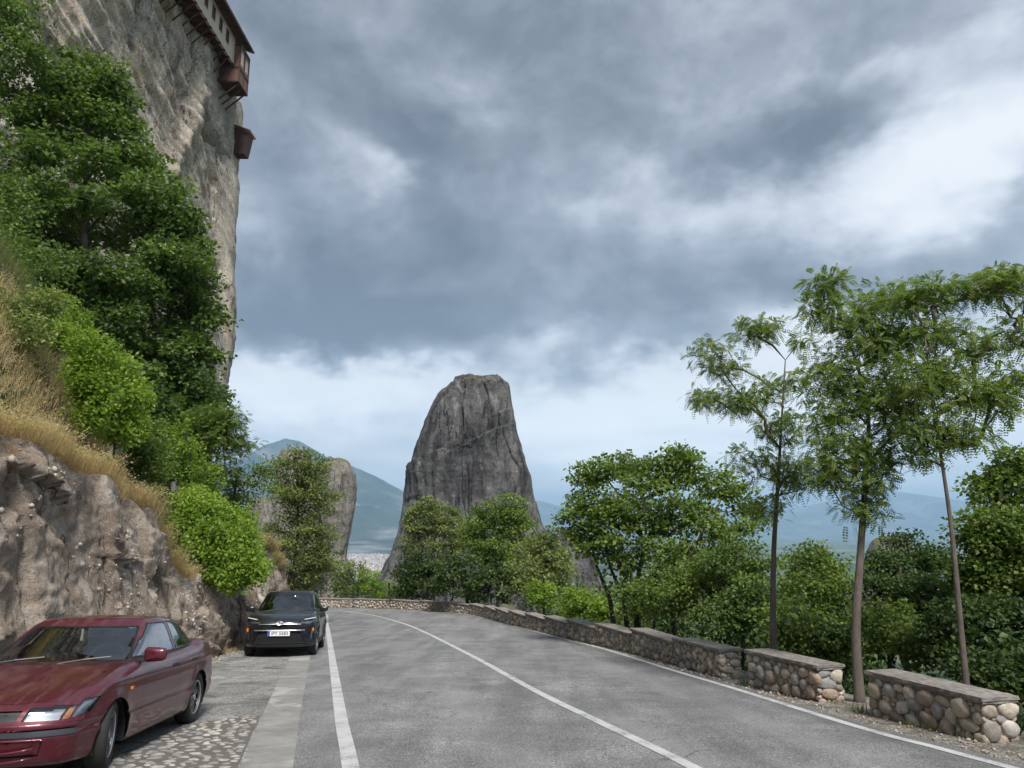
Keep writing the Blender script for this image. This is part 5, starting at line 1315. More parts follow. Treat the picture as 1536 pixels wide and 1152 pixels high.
def make_wheel(parent, x, y, r, w, side, steer, rim_mat, spokes=7):
    prof = [(0.62, -0.42), (0.68, -0.5), (0.86, -0.52), (0.955, -0.46), (0.992, -0.36), (1.0, -0.2), (1.0, 0.0), (1.0, 0.2), (0.992, 0.36), (0.955, 0.46), (0.86, 0.52), (0.68, 0.5), (0.62, 0.42)]
    bm = bmesh.new(); n = 40; rings = []
    for k in range(n):
        a = 2 * math.pi * k / n
        rings.append([bm.verts.new((p[0] * r * math.cos(a), p[1] * w, p[0] * r * math.sin(a))) for p in prof])
    for k in range(n):
        A, B = rings[k], rings[(k + 1) % n]
        for i in range(len(prof) - 1): bm.faces.new((A[i], A[i + 1], B[i + 1], B[i]))
    # tread grooves
    for yy_ in (-0.2, 0.0, 0.2):
        pts = [Vector((r * 1.001 * math.cos(2 * math.pi * k / n), yy_ * w, r * 1.001 * math.sin(2 * math.pi * k / n))) for k in range(n)]
    bmesh.ops.recalc_face_normals(bm, faces=bm.faces[:])
    o = bm_obj('wheel', bm, M['tyre'], parent, smooth=True); o.location = (x, y, r); o.rotation_euler = (0, 0, steer)
    s = side; R = r * 0.66; bm = bmesh.new(); rings = []
    lip = [(1.0, 0.30), (1.0, 0.47), (0.96, 0.49), (0.93, 0.44), (0.90, 0.18), (0.86, 0.10), (0.1, 0.06)]
    for k in range(n):
        a = 2 * math.pi * k / n; rings.append([bm.verts.new((p[0] * R * math.cos(a), p[1] * w * s, p[0] * R * math.sin(a))) for p in lip])
    for k in range(n):
        A, B = rings[k], rings[(k + 1) % n]
        for i in range(3): bm.faces.new((A[i], A[i + 1], B[i + 1], B[i]))
    for k in range(spokes):
        a = 2 * math.pi * k / spokes
        for da in (-0.11, 0.11):
            p = []
            for rr_, ww, yy_ in ((0.12, 0.05, 0.40), (0.5, 0.045, 0.38), (0.93, 0.055, 0.34)):
                for sg in (-1, 1):
                    an = a + da * (rr_ ** 0.5) + sg * ww * 0.6 / max(rr_, 0.25) * 0.5
                    p.append((rr_ * R * math.cos(an), yy_ * w * s, rr_ * R * math.sin(an)))
            vs = [bm.verts.new(q) for q in p] + [bm.verts.new((q[0], q[1] - s * 0.02, q[2])) for q in p]
            for q in ((0, 1, 3, 2), (2, 3, 5, 4), (0, 2, 8, 6), (2, 4, 10, 8), (1, 7, 9, 3), (3, 9, 11, 5)): bm.faces.new([vs[i] for i in q])
    hub = [bm.verts.new((0.17 * R * math.cos(2 * math.pi * k / 16), 0.42 * w * s, 0.17 * R * math.sin(2 * math.pi * k / 16))) for k in range(16)]; bm.faces.new(hub)
    h2 = [bm.verts.new((0.2 * R * math.cos(2 * math.pi * k / 16), 0.2 * w * s, 0.2 * R * math.sin(2 * math.pi * k / 16))) for k in range(16)]
    for k in range(16): bm.faces.new((hub[k], hub[(k + 1) % 16], h2[(k + 1) % 16], h2[k]))
    bmesh.ops.recalc_face_normals(bm, faces=bm.faces[:])
    bm_obj('rim', bm, rim_mat, o)
    bm = bmesh.new(); dv = [bm.verts.new((0.88 * R * math.cos(2 * math.pi * k / 24), 0.08 * w * s, 0.88 * R * math.sin(2 * math.pi * k / 24))) for k in range(24)]; bm.faces.new(dv)
    bm_obj('brake_disc', bm, M['black_plastic'], o)

def text_mesh(s, size):
    cu = bpy.data.curves.new('txt', 'FONT'); cu.body = s; cu.size = size; cu.align_x = 'CENTER'; cu.align_y = 'CENTER'; cu.offset = size * 0.012
    ob = bpy.data.objects.new('txt', cu); C.objects.link(ob); dg = bpy.context.evaluated_depsgraph_get()
    me = bpy.data.meshes.new_from_object(ob.evaluated_get(dg)); bpy.data.objects.remove(ob); return me
def plate(parent, x, y, z, txt, tilt=0.0, w=0.52, h=0.112):
    """number plate facing +x"""
    bm = bmesh.new(); box(bm, (-0.006, -w / 2, -h / 2), (0.0, w / 2, h / 2), 0.002); pl2 = bm_obj('number_plate', bm, M['plate'], parent)
    pl2.location = (x, y, z); pl2.rotation_euler = (0, tilt, 0)
    bm = bmesh.new(); box(bm, (0.0003, -w / 2 + 0.003, -h / 2 + 0.003), (0.0012, -w / 2 + 0.048, h / 2 - 0.003)); bm_obj('blue_band', bm, M['plate_blue'], pl2)
    me = text_mesh(txt, h * 0.98); me.materials.clear(); me.materials.append(M['ink'])
    me.transform(Matrix.Rotation(rad(90), 4, 'Z') @ Matrix.Rotation(rad(90), 4, 'X'))
    o = bpy.data.objects.new('lettering', me); C.objects.link(o); o.parent = pl2; o.location = (0.0015, 0.02, 0)
    bx = [v.co.y for v in me.vertices]; sx = (w - 0.085) / max(0.01, max(bx) - min(bx))
    o.scale = (1, min(sx, 1.0), 1)
    return pl2

def build_car(p):
    root = empty(p['name'], mw=p['mw']); tag(root, p['label'], 'car', 'cars parked along the rock face')
    L = p['L']; hw0 = p['hw']; paint = p['paint']
    zt, zb = smoothi(*p['top']), smoothi(*p['bot']); hwx = smoothi(*p['plan']); sd = smoothi(*p['side'])
    fx = smoothi(*p['front']); bx_ = smoothi(*p['rear'])
    Nn, Fq = cube_shell(110, 40, 30, (L, hw0 * 2, 0.75), p.get('r', 0.075))
    a, b, c = Nn[:, 0], Nn[:, 1], Nn[:, 2]; a = np.sign(a) * np.abs(a)
    x = a * L / 2; t_ = (c + 1) / 2; lo, hi = zb(x), zt(x); z = lo + t_ * (hi - lo)
    yb = np.abs(b); y = b * hwx(x) * sd(z)
    wf = np.clip((a - 0.45) / 0.55, 0, 1) ** 1.5; wr = np.clip((-a - 0.55) / 0.45, 0, 1) ** 1.5
    x = x + wf * (fx(z) - p['nose'][0] * yb ** p['nose'][1]) - wr * (bx_(z) - p['tail'][0] * yb ** p['tail'][1])
    z = z + p['crown'] * (1 - yb ** 2) * t_ ** 5
    # body side character lines
    for (zc, dep, wd) in p.get('lines', ()):
        y = y - np.sign(b) * dep * np.exp(-((z - zc) / wd) ** 2) * (yb > 0.6)
    # flared arches
    for wx in (p['fa'], p['ra']):
        d = np.hypot(x - wx, z - p['wr']); y = y + np.sign(b) * p.get('flare', 0.012) * np.exp(-((d - p['arch']) / 0.06) ** 2) * (yb > 0.6)
    Sh = Shell(np.stack([x, y, z], 1), Fq)
    side = lambda f: abs(f.normal.y) > 0.35 and abs(f.calc_center_median().y) > hw0 * 0.6
    for wx in (p['fa'], p['ra']): Sh.cut(circ(wx, p['wr'] + 0.01, p['arch']), (0, 2), 99, lambda f: abs(f.calc_center_median().y) > hw0 * 0.52)
    Sh.drop(99)
    # bottom face out of the way
    front = lambda f: f.calc_center_median().x > L / 2 - 0.62 and f.normal.z < 0.8
    nid = [1]; regs = []
    def region(kind, poly, axes, filt, allowed=(0,), **kw):
        k = nid[0]; nid[0] += 1; Sh.cut(poly, axes, k, filt, allowed); regs.append((kind, k, kw)); return k
    for nm, poly, kw in p['front_regs']:
        region(nm, poly, (1, 2), front, **kw)
    for sgn in (-1, 1):
        for nm, poly in p['side_regs']:
            region(nm, poly, (0, 2), lambda f, s=sgn: side(f) and f.calc_center_median().y * s > 0, mat=paint, gap=0.0035)
        for nm, poly, kw in p.get('clad', ()):
            region(nm, poly, (0, 2), lambda f, s=sgn: side(f) and f.calc_center_median().y * s > 0, **kw)
    region('bonnet', p['bonnet'], (0, 1), lambda f: f.normal.z > 0.45 and f.calc_center_median().x > 0.6, mat=paint, gap=0.0035)
    inner = Sh.bm.copy(); rl = inner.faces.layers.int['rid']; sk = {k for kd, k, kw in regs if kw.get('recess')}
    bmesh.ops.delete(inner, geom=[f for f in inner.faces if f[rl] in sk], context='FACES'); inner.normal_update()
    for v in inner.verts: v.co -= v.normal * 0.022
    bm_obj('inner_shell', inner, M['dark'], root)
    Sh.part('body', 0, paint, root)
    for kd, k, kw in regs:
        kw = dict(kw); mt = kw.pop('mat'); gap = kw.pop('gap', 0.002); rc = kw.pop('recess', 0); push = kw.pop('push', 0)
        if not any(f[Sh.rid] == k for f in Sh.bm.faces): continue
        if rc:
            o = Sh.part(kd, k, mt, root, gap=0.004)
            back_ = kw.get('back'); Sh.part(kw.get('backname', 'reflector'), k, back_, o, push=-rc)
            # side wall between lens and back
            b_ = Sh.bm.copy(); rl_ = b_.faces.layers.int['rid']; bmesh.ops.delete(b_, geom=[f for f in b_.faces if f[rl_] != k], context='FACES'); b_.normal_update()
            be = [e for e in b_.edges if e.is_boundary]; q = []
            w_ = bmesh.new()
            for e in be:
                v0, v1 = e.verts; w4 = [w_.verts.new(v0.co), w_.verts.new(v1.co), w_.verts.new(v1.co - v1.normal * rc), w_.verts.new(v0.co - v0.normal * rc)]; w_.faces.new(w4)
            b_.free(); bm_obj('lamp_housing', w_, kw.get('wall', M['black_plastic']), o)
        else: Sh.part(kd, k, mt, root, gap=gap, push=push)
    # wheel wells
    for wx in (p['fa'], p['ra']):
        for sg in (-1, 1):
            bm = bmesh.new(); n = 18; ringA, ringB = [], []
            for k in range(n + 1):
                an = math.pi * (-0.08 + 1.16 * k / n); q = (wx + p['arch'] * math.cos(an), p['wr'] + 0.01 + p['arch'] * math.sin(an))
                ringA.append(bm.verts.new((q[0], sg * (hw0 - 0.035), q[1]))); ringB.append(bm.verts.new((q[0], sg * hw0 * 0.5, q[1])))
            for k in range(n): bm.faces.new((ringA[k], ringA[k + 1], ringB[k + 1], ringB[k]))
            bm.faces.new(ringB); bm_obj('wheel_arch_liner', bm, M['dark'], root)
    # greenhouse
    g = p['gh']; Nn, Fq = cube_shell(60, 30, 22, (g['len'], g['hw0'] * 2, g['roof'] - g['base']), g.get('r', 0.07), skip=((2, -1),))
    a, b, c = Nn[:, 0], Nn[:, 1], Nn[:, 2]; t_ = (c + 1) / 2
    xf = itp(t_, *g['front']); xr_ = itp(t_, *g['rear']); x = xr_ + (xf - xr_) * (a + 1) / 2
    hwv = g['hw0'] + (g['hw1'] - g['hw0']) * t_ ** 1.25; hwv = hwv * (1 - g['taper'] * ((x - g['mid']) / (g['len'] / 2)) ** 2)
    y = b * hwv; roofz = g['roof'] - g['rooff'] * (np.clip(x - g['mid'], 0, 9) / 0.8) ** 2 - g['roofr'] * (np.clip(g['mid'] - x, 0, 9) / 0.8) ** 2
    roofz = np.maximum(roofz, g['base'] + 0.1)
    z = g['base'] + t_ * (roofz - g['base']) + 0.03 * (1 - np.abs(b) ** 2) * t_ ** 4
    x = x - 0.13 * np.abs(b) ** 2.2 * np.clip(a, 0, 1) ** 4 + 0.10 * np.abs(b) ** 2.2 * np.clip(-a, 0, 1) ** 4
    Gh = Shell(np.stack([x, y, z], 1), Fq); k = 1; wr_ = []
    fr_f = lambda f: f.normal.x > 0.25 and abs(f.normal.y) < 0.62 and f.calc_center_median().x > 0.0
    rr_f = lambda f: f.normal.x < -0.25 and abs(f.normal.y) < 0.62 and f.calc_center_median().x < -0.3
    Gh.cut(g['screen'], (1, 2), 1, fr_f); Gh.cut(g['back'], (1, 2), 2, rr_f); k = 3
    for sgn in (-1, 1):
        for poly in g['side']:
            Gh.cut(poly, (0, 2), k, lambda f, s=sgn: f.normal.y * s > 0.3); wr_.append(k); k += 1
    for i in [1, 2] + wr_:
        Gh.part({1: 'windscreen', 2: 'rear_window'}.get(i, 'side_window'), i, M['glass'] if i == 1 else M['glass_side'], root, ring=('window_seal', M['seal']), ringw=0.016 if i > 2 else 0.022)
    ig = Gh.bm.copy(); rl = ig.faces.layers.int['rid']; bmesh.ops.delete(ig, geom=[f for f in ig.faces if f[rl] != 0], context='FACES'); ig.normal_update()
    for v in ig.verts: v.co -= v.normal * 0.018
    bm_obj('roof_lining', ig, M['seat_cloth'], root)
    Gh.part('roof', 0, g.get('mat', paint), root)
    Gh.bm.free(); Sh.bm.free()
    # interior
    s = g['hw0']; fl = g['base'] - 0.35
    bm = bmesh.new(); box(bm, (g['rear'][1][0] + 0.1, -s + 0.06, fl - 0.1), (g['front'][1][0] - 0.1, s - 0.06, fl)); bm_obj('cabin_floor', bm, M['dark'], root)
    bm = bmesh.new(); box(bm, (0.55, -s + 0.09, g['base'] - 0.3), (g['front'][1][0] - 0.06, s - 0.09, g['base'] + 0.01), 0.04); bm_obj('dashboard', bm, M['black_plastic'], root)
    for sg in (-1, 1):
        bm = bmesh.new(); mw = Matrix.Translation((p['seatx'], sg * 0.37, fl - 0.02)) @ Matrix.Rotation(rad(-14), 4, 'Y')
        box(bm, (-0.09, -0.23, 0.0), (0.07, 0.23, 0.60), 0.05, mw); box(bm, (-0.05, -0.13, 0.62), (0.05, 0.13, 0.80), 0.04, mw); box(bm, (0.05, -0.24, -0.1), (0.5, 0.24, 0.05), 0.05, mw)
        bm_obj('seat', bm, M['seat_cloth'], root)
    bm = bmesh.new(); mw = Matrix.Translation((p['seatx'] - 0.80, 0, fl - 0.02)) @ Matrix.Rotation(rad(-18), 4, 'Y'); box(bm, (-0.08, -0.6, 0), (0.06, 0.6, 0.58), 0.05, mw); bm_obj('rear_seat', bm, M['seat_cloth'], root)
    bm = bmesh.new(); cw = Vector((0.50, 0.37, g['base'] + 0.03)); R_ = Matrix.Rotation(rad(-24), 4, 'Y')
    pts = [cw + R_ @ Vector((0, 0.18 * math.cos(q), 0.18 * math.sin(q))) for q in np.linspace(0, 2 * math.pi, 25)]; tube(bm, pts, 0.014, 6)
    tube(bm, [cw + R_ @ Vector((0, -0.17, 0)), cw + R_ @ Vector((0, 0.17, 0))], 0.02, 6); bm_obj('steering_wheel', bm, M['black_plastic'], root)
    bm = bmesh.new(); fz = g['roof'] - 0.10; box(bm, (g['front'][1][-1] - 0.12, -0.12, fz - 0.07), (g['front'][1][-1] - 0.08, 0.12, fz - 0.01), 0.015); bm_obj('rear_view_mirror', bm, M['black_plastic'], root)
    # door mirrors
    for sg in (-1, 1):
        mx, mz = p['mirror']; bm = bmesh.new(); Nn, Fq = cube_shell(8, 10, 8, (0.10, 0.22, 0.13), 0.045)
        vs = [bm.verts.new((n_[0] * 0.055 * (1 - 0.25 * abs(n_[1])), n_[1] * 0.115, n_[2] * 0.07 * (1 - 0.12 * n_[1] * sg))) for n_ in Nn]
        for f in Fq: bm.faces.new([vs[i] for i in f])
        o = bm_obj('door_mirror', bm, paint, root, smooth=True); o.location = (mx, sg * (p['my'] + 0.10), mz + 0.05)
        bm = bmesh.new(); box(bm, (-0.03, -0.09, -0.012), (0.03, 0.0, 0.02), 0.008); q = bm_obj('mirror_arm', bm, M['black_plastic'], o); q.location = (0, -sg * 0.09 + (0.09 if sg < 0 else 0), -0.06)
        bm = bmesh.new(); box(bm, (-0.052, -0.09, -0.05), (-0.047, 0.09, 0.05)); bm_obj('mirror_glass', bm, M['chrome'], o)
    # wipers
    for y0, y1 in p['wipers']:
        bm = bmesh.new(); zz = g['base'] + 0.02; xx = g['front'][1][0]
        tube(bm, [(xx + 0.02, y0, zz + 0.02), (xx - 0.03, (y0 + y1) / 2, zz + 0.055), (xx - 0.10, y1, zz + 0.075)], 0.008, 5); bm_obj('wiper', bm, M['grey_strip'] if p['name'] == 'red_car' else M['black_plastic'], root)
    for wx in (p['fa'], p['ra']):
        for sg in (-1, 1): make_wheel(root, wx, sg * p['track'], p['wr'], p['tw'], sg, p['steer'] if wx > 0 else 0, p['rimmat'], p['spokes'])
    # door handles
    for hx in p['handles']:
        for sg in (-1, 1):
            bm = bmesh.new(); yy_ = float(hwx(hx) * sd(p['hz'])) + 0.006
            box(bm, (hx - 0.085, sg * yy_ - 0.012, p['hz'] - 0.018), (hx + 0.085, sg * yy_ + 0.012, p['hz'] + 0.018), 0.009); bm_obj('door_handle', bm, p['hmat'], root)
    bm = bmesh.new(); box(bm, (-L / 2 + 0.25, -hw0 + 0.22, p['bot'][1][2] - 0.02), (L / 2 - 0.35, hw0 - 0.22, p['bot'][1][2] + 0.16), 0.03); bm_obj('underbody', bm, M['dark'], root)
    return root
def car_matrix(cx, cy, hx, hy):
    up = Vector((0, 0.08 - 2 * 0.00045 * max(0, cy - 20), 1)).normalized(); h = Vector((hx, hy, 0)); h = (h - up * h.dot(up)).normalized(); l = up.cross(h)
    m = Matrix.Identity(4)
    for i, v in enumerate((h, l, up)):
        for r in range(3): m[r][i] = v[r]
    m.translation = (cx, cy, float(Rz(cy)) + 0.006); return m
mar = M['maroon']
sedan = dict(name='red_car', label='dirty maroon four door saloon car parked nearest against the rock, front wheels turned', mw=car_matrix(-4.66, 8.52, 0.098, -0.995),
    L=4.30, hw=0.845, paint=mar,
    top=([-2.15, -2.05, -1.55, -1.3, -0.6, 0.6, 1.0, 1.25, 1.7, 2.0, 2.15], [0.93, 0.985, 1.0, 0.955, 0.93, 0.915, 0.90, 0.865, 0.785, 0.715, 0.655]),
    bot=([-2.15, -1.9, -1.2, 1.2, 1.9, 2.15], [0.30, 0.24, 0.19, 0.19, 0.20, 0.22]),
    plan=([-2.15, -1.6, -0.5, 0.6, 1.4, 1.9, 2.15], [0.80, 0.835, 0.845, 0.845, 0.84, 0.81, 0.78]),
    side=([0.18, 0.30, 0.42, 0.56, 0.70, 0.82, 0.92, 1.0], [0.935, 0.972, 0.992, 1.0, 0.99, 0.965, 0.925, 0.89]),
    front=([0.2, 0.30, 0.42, 0.54, 0.58, 0.66, 0.72], [-0.05, -0.01, 0.01, 0.0, -0.035, -0.07, -0.11]),
    rear=([0.2, 0.4, 0.55, 0.62, 0.8, 1.0], [-0.02, 0.02, 0.02, -0.02, -0.03, -0.06]),
    nose=(0.23, 3.6), tail=(0.20, 3.5), crown=0.028, lines=((0.50, 0.010, 0.014), (0.445, -0.006, 0.02), (0.79, -0.008, 0.018)),
    fa=1.285, ra=-1.25, wr=0.298, arch=0.345, flare=0.014, track=0.725, tw=0.19, steer=rad(13), rimmat=M['rim'], spokes=7,
    front_regs=[
        ('headlight', [(-0.40, 0.575), (-0.43, 0.665), (-0.60, 0.70), (-0.69, 0.705), (-0.655, 0.572)], dict(mat=M['lens'], recess=0.045, back=M['reflector'])),
        ('headlight', [(0.40, 0.575), (0.43, 0.665), (0.60, 0.70), (0.69, 0.705), (0.655, 0.572)], dict(mat=M['lens'], recess=0.045, back=M['reflector'])),
        ('indicator_lamp', [(-0.66, 0.573), (-0.694, 0.705), (-0.742, 0.71), (-0.72, 0.58)], dict(mat=M['lens'], recess=0.03, back=M['amber'])),
        ('indicator_lamp', [(0.66, 0.573), (0.694, 0.705), (0.742, 0.71), (0.72, 0.58)], dict(mat=M['lens'], recess=0.03, back=M['amber'])),
        ('corner_lamp', [(-0.725, 0.58), (-0.747, 0.71), (-0.81, 0.71), (-0.80, 0.60)], dict(mat=M['lens'], recess=0.03, back=M['reflector'])),
        ('corner_lamp', [(0.725, 0.58), (0.747, 0.71), (0.81, 0.71), (0.80, 0.60)], dict(mat=M['lens'], recess=0.03, back=M['reflector'])),
        ('grille', [(-0.36, 0.575), (-0.39, 0.655), (0.39, 0.655), (0.36, 0.575)], dict(mat=M['black_plastic'], push=-0.018)),
        ('bumper_strip', [(-0.77, 0.455), (-0.77, 0.50), (0.77, 0.50), (0.77, 0.455)], dict(mat=M['grey_strip'], push=0.008, gap=0.001)),
        ('air_intake', [(-0.56, 0.31), (-0.58, 0.425), (0.58, 0.425), (0.56, 0.31)], dict(mat=mar, push=-0.015, gap=0.006)),
        ('front_bumper', [(-0.9, 0.1), (-0.9, 0.553), (0.9, 0.553), (0.9, 0.1)], dict(mat=mar, gap=0.003)),
    ],
    side_regs=[('front_door', [(0.66, 0.265), (0.70, 0.60), (0.62, 0.97), (-0.355, 0.97), (-0.355, 0.265)]), ('rear_door', [(-0.365, 0.265), (-0.365, 0.97), (-1.08, 0.97), (-1.02, 0.72), (-0.80, 0.50), (-0.80, 0.265)])],
    bonnet=[(0.98, -0.70), (1.9, -0.62), (2.02, -0.3), (2.02, 0.3), (1.9, 0.62), (0.98, 0.70)],
    gh=dict(len=2.4, hw0=0.755, hw1=0.575, base=0.885, roof=1.315, mid=-0.25, taper=0.10, rooff=0.055, roofr=0.06,
            front=([0, 0.5, 1.0], [1.06, 0.68, 0.25]), rear=([0, 0.5, 1.0], [-1.62, -1.30, -0.92]),
            screen=[(-0.675, 0.925), (-0.53, 1.315), (0.53, 1.315), (0.675, 0.925)], back=[(-0.62, 0.98), (-0.50, 1.29), (0.50, 1.29), (0.62, 0.98)],
            side=[[(0.80, 0.945), (0.28, 1.285), (-0.29, 1.318), (-0.335, 0.945)], [(-0.405, 0.945), (-0.365, 1.318), (-0.83, 1.285), (-0.955, 0.955)], [(-0.985, 0.958), (-0.865, 1.278), (-1.03, 1.205), (-1.235, 0.985)]]),
    seatx=-0.15, mirror=(0.72, 0.93), my=0.80, wipers=[(0.30, -0.25), (-0.20, -0.66)] if False else [(0.10, 0.55), (-0.55, -0.08)], handles=(-0.24, -0.93), hz=0.80, hmat=M['black_plastic'])
def shx(pl_, d): return [(a_ + d, b_) for a_, b_ in pl_]
g_ = sedan['gh']; g_['side'] = [shx(q_, -0.12) for q_ in g_['side']]; g_['mid'] -= 0.1
g_['front'] = (g_['front'][0], [q_ - 0.12 for q_ in g_['front'][1]]); g_['rear'] = (g_['rear'][0], [q_ - 0.06 for q_ in g_['rear'][1]])
g_['side'] = [[(a_, min(b_, 1.27)) for a_, b_ in q_] for q_ in g_['side']]; g_['screen'] = [(a_, min(b_, 1.245)) for a_, b_ in g_['screen']]; g_['back'] = [(a_, min(b_, 1.25)) for a_, b_ in g_['back']]
sedan['side_regs'] = [('front_door', [(0.62, 0.265), (0.66, 0.60), (0.56, 0.97), (-0.455, 0.97), (-0.455, 0.265)]), ('rear_door', [(-0.465, 0.265), (-0.465, 0.97), (-1.16, 0.97), (-1.06, 0.72), (-0.82, 0.50), (-0.82, 0.265)])]
sedan['mirror'] = (0.60, 0.93); sedan['handles'] = (-0.33, -1.02)
car1 = build_car(sedan)
for z_ in (0.335, 0.265):
    bm = bmesh.new(); tube(bm, [(2.165 - 0.23 * (abs(y_) / 0.845) ** 3.6 , y_, z_ + 0.03 * (abs(y_) / 0.5) ** 3) for y_ in np.linspace(-0.54, 0.54, 15)], 0.012, 6); bm_obj('bumper_slat', bm, mar, car1, smooth=True)
for sg in (-1, 1):
    bm = bmesh.new(); box(bm, (0.93, sg * 0.838 - 0.008, 0.685), (0.98, sg * 0.838 + 0.008, 0.715), 0.007); bm_obj('side_repeater', bm, M['orange_lens'], car1)
    bm = bmesh.new(); box(bm, (-2.17, sg * 0.60 - 0.12, 0.70), (-2.06, sg * 0.60 + 0.10, 0.86), 0.03); bm_obj('tail_light', bm, M['red_lens'], car1)
bm = bmesh.new()
for k in range(-13, 14):
    for sg in (-1, 1):
        y_ = k * 0.028; tube(bm, [(2.062 - 0.25 * abs(y_ - sg * 0.018) ** 2.2, y_ - sg * 0.018, 0.582), (2.036 - 0.25 * abs(y_ + sg * 0.018) ** 2.2, y_ + sg * 0.018, 0.65)], 0.003, 4)
bm_obj('grille_mesh', bm, M['grey_strip'], car1)
plate(car1, 2.168, 0, 0.40, '3', 0.0)
for o_ in car1.children_recursive:
    if o_.name.startswith('lettering'): o_.location.y = 0.215; o_.scale.y = 0.8
for y_ in (-0.3,):
    bm = bmesh.new(); box(bm, (0.27, -0.012, 1.10), (0.275, 0.012, 1.22), 0.004); bm_obj('hanging_charm', bm, M['white_lens'], car1)

for o_ in car1.children:
    if not o_.name.startswith('wheel.') and o_.name != 'wheel': o_.location.z -= 0.035

gra = M['graphite']; bp_ = M['black_plastic']
suv = dict(name='dark_car', label='black compact crossover car parked facing the camera with a white number plate', mw=car_matrix(-6.08, 21.0, 0.17, -0.985),
    L=4.18, hw=0.88, paint=gra, r=0.085,
    top=([-2.09, -1.95, -1.3, -0.6, 0.5, 0.95, 1.2, 1.6, 1.9, 2.09], [1.06, 1.10, 1.10, 1.07, 1.05, 1.05, 1.03, 0.985, 0.93, 0.86]),
    bot=([-2.09, -1.8, -1.2, 1.2, 1.8, 2.09], [0.36, 0.30, 0.20, 0.20, 0.22, 0.25]),
    plan=([-2.09, -1.6, -0.5, 0.6, 1.3, 1.8, 2.09], [0.82, 0.875, 0.865, 0.86, 0.88, 0.86, 0.82]),
    side=([0.2, 0.35, 0.5, 0.70, 0.85, 0.98, 1.1], [0.95, 0.985, 0.98, 1.0, 0.99, 0.955, 0.90]),
    front=([0.22, 0.32, 0.45, 0.62, 0.72, 0.80, 0.92], [-0.05, 0.0, 0.01, 0.0, 0.01, -0.02, -0.12]),
    rear=([0.3, 0.5, 0.7, 1.0], [0.02, 0.02, 0.0, -0.06]),
    nose=(0.34, 3.0), tail=(0.22, 3.2), crown=0.03, lines=((0.62, 0.012, 0.05), (0.86, -0.008, 0.03)),
    fa=1.28, ra=-1.28, wr=0.335, arch=0.385, flare=0.03, track=0.765, tw=0.205, steer=rad(-3), rimmat=M['satin'], spokes=5,
    front_regs=[
        ('headlight', [(-0.46, 0.80), (-0.50, 0.865), (-0.82, 0.92), (-0.84, 0.84), (-0.70, 0.785)], dict(mat=M['lens'], recess=0.05, back=M['satin'])),
        ('headlight', [(0.46, 0.80), (0.50, 0.865), (0.82, 0.92), (0.84, 0.84), (0.70, 0.785)], dict(mat=M['lens'], recess=0.05, back=M['satin'])),
        ('fog_lamp', [(-0.735, 0.42), (-0.755, 0.68), (-0.80, 0.68), (-0.80, 0.42)], dict(mat=M['lens'], recess=0.03, back=M['white_lens'])),
        ('fog_lamp', [(0.735, 0.42), (0.755, 0.68), (0.80, 0.68), (0.80, 0.42)], dict(mat=M['lens'], recess=0.03, back=M['white_lens'])),
        ('upper_grille', [(-0.50, 0.665), (-0.40, 0.755), (0.40, 0.755), (0.50, 0.665)], dict(mat=M['dark'], push=-0.03)),
        ('lower_grille', [(-0.62, 0.33), (-0.50, 0.60), (0.50, 0.60), (0.62, 0.33)], dict(mat=M['dark'], push=-0.02)),
        ('skid_plate', [(-0.56, 0.245), (-0.62, 0.315), (0.62, 0.315), (0.56, 0.245)], dict(mat=M['grey_strip'], push=0.01)),
        ('front_bumper', [(-0.95, 0.1), (-0.95, 0.77), (0.95, 0.77), (0.95, 0.1)], dict(mat=gra, gap=0.003)),
    ],
    side_regs=[('front_door', [(0.72, 0.36), (0.76, 0.65), (0.66, 1.12), (-0.30, 1.12), (-0.30, 0.36)]), ('rear_door', [(-0.31, 0.36), (-0.31, 1.12), (-1.05, 1.12), (-1.0, 0.80), (-0.82, 0.62), (-0.82, 0.36)])],
    clad=[('sill_cladding', [(-0.88, 0.15), (-0.88, 0.352), (0.88, 0.352), (0.88, 0.15)], dict(mat=bp_, push=0.008, gap=0.001))],
    bonnet=[(1.02, -0.74), (1.8, -0.66), (1.93, -0.3), (1.93, 0.3), (1.8, 0.66), (1.02, 0.74)],
    gh=dict(len=2.9, hw0=0.80, hw1=0.60, base=1.02, roof=1.555, mid=-0.35, taper=0.09, rooff=0.04, roofr=0.045, r=0.08,
            front=([0, 0.5, 1.0], [1.10, 0.72, 0.32]), rear=([0, 0.5, 1.0], [-1.98, -1.80, -1.55]),
            screen=[(-0.71, 1.06), (-0.56, 1.46), (0.56, 1.46), (0.71, 1.06)], back=[(-0.66, 1.10), (-0.52, 1.44), (0.52, 1.44), (0.66, 1.10)],
            side=[[(0.78, 1.09), (0.34, 1.46), (-0.24, 1.50), (-0.29, 1.09)], [(-0.36, 1.09), (-0.31, 1.50), (-0.95, 1.48), (-1.05, 1.10)], [(-1.10, 1.11), (-1.02, 1.47), (-1.30, 1.42), (-1.50, 1.16)]]),
    seatx=-0.10, mirror=(0.70, 1.06), my=0.84, wipers=[(0.15, 0.58), (-0.52, -0.05)], handles=(-0.18, -0.92), hz=0.93, hmat=gra)
car2 = build_car(suv)
plate(car2, 2.115, 0, 0.56, 'IPY 5583', 0.0)
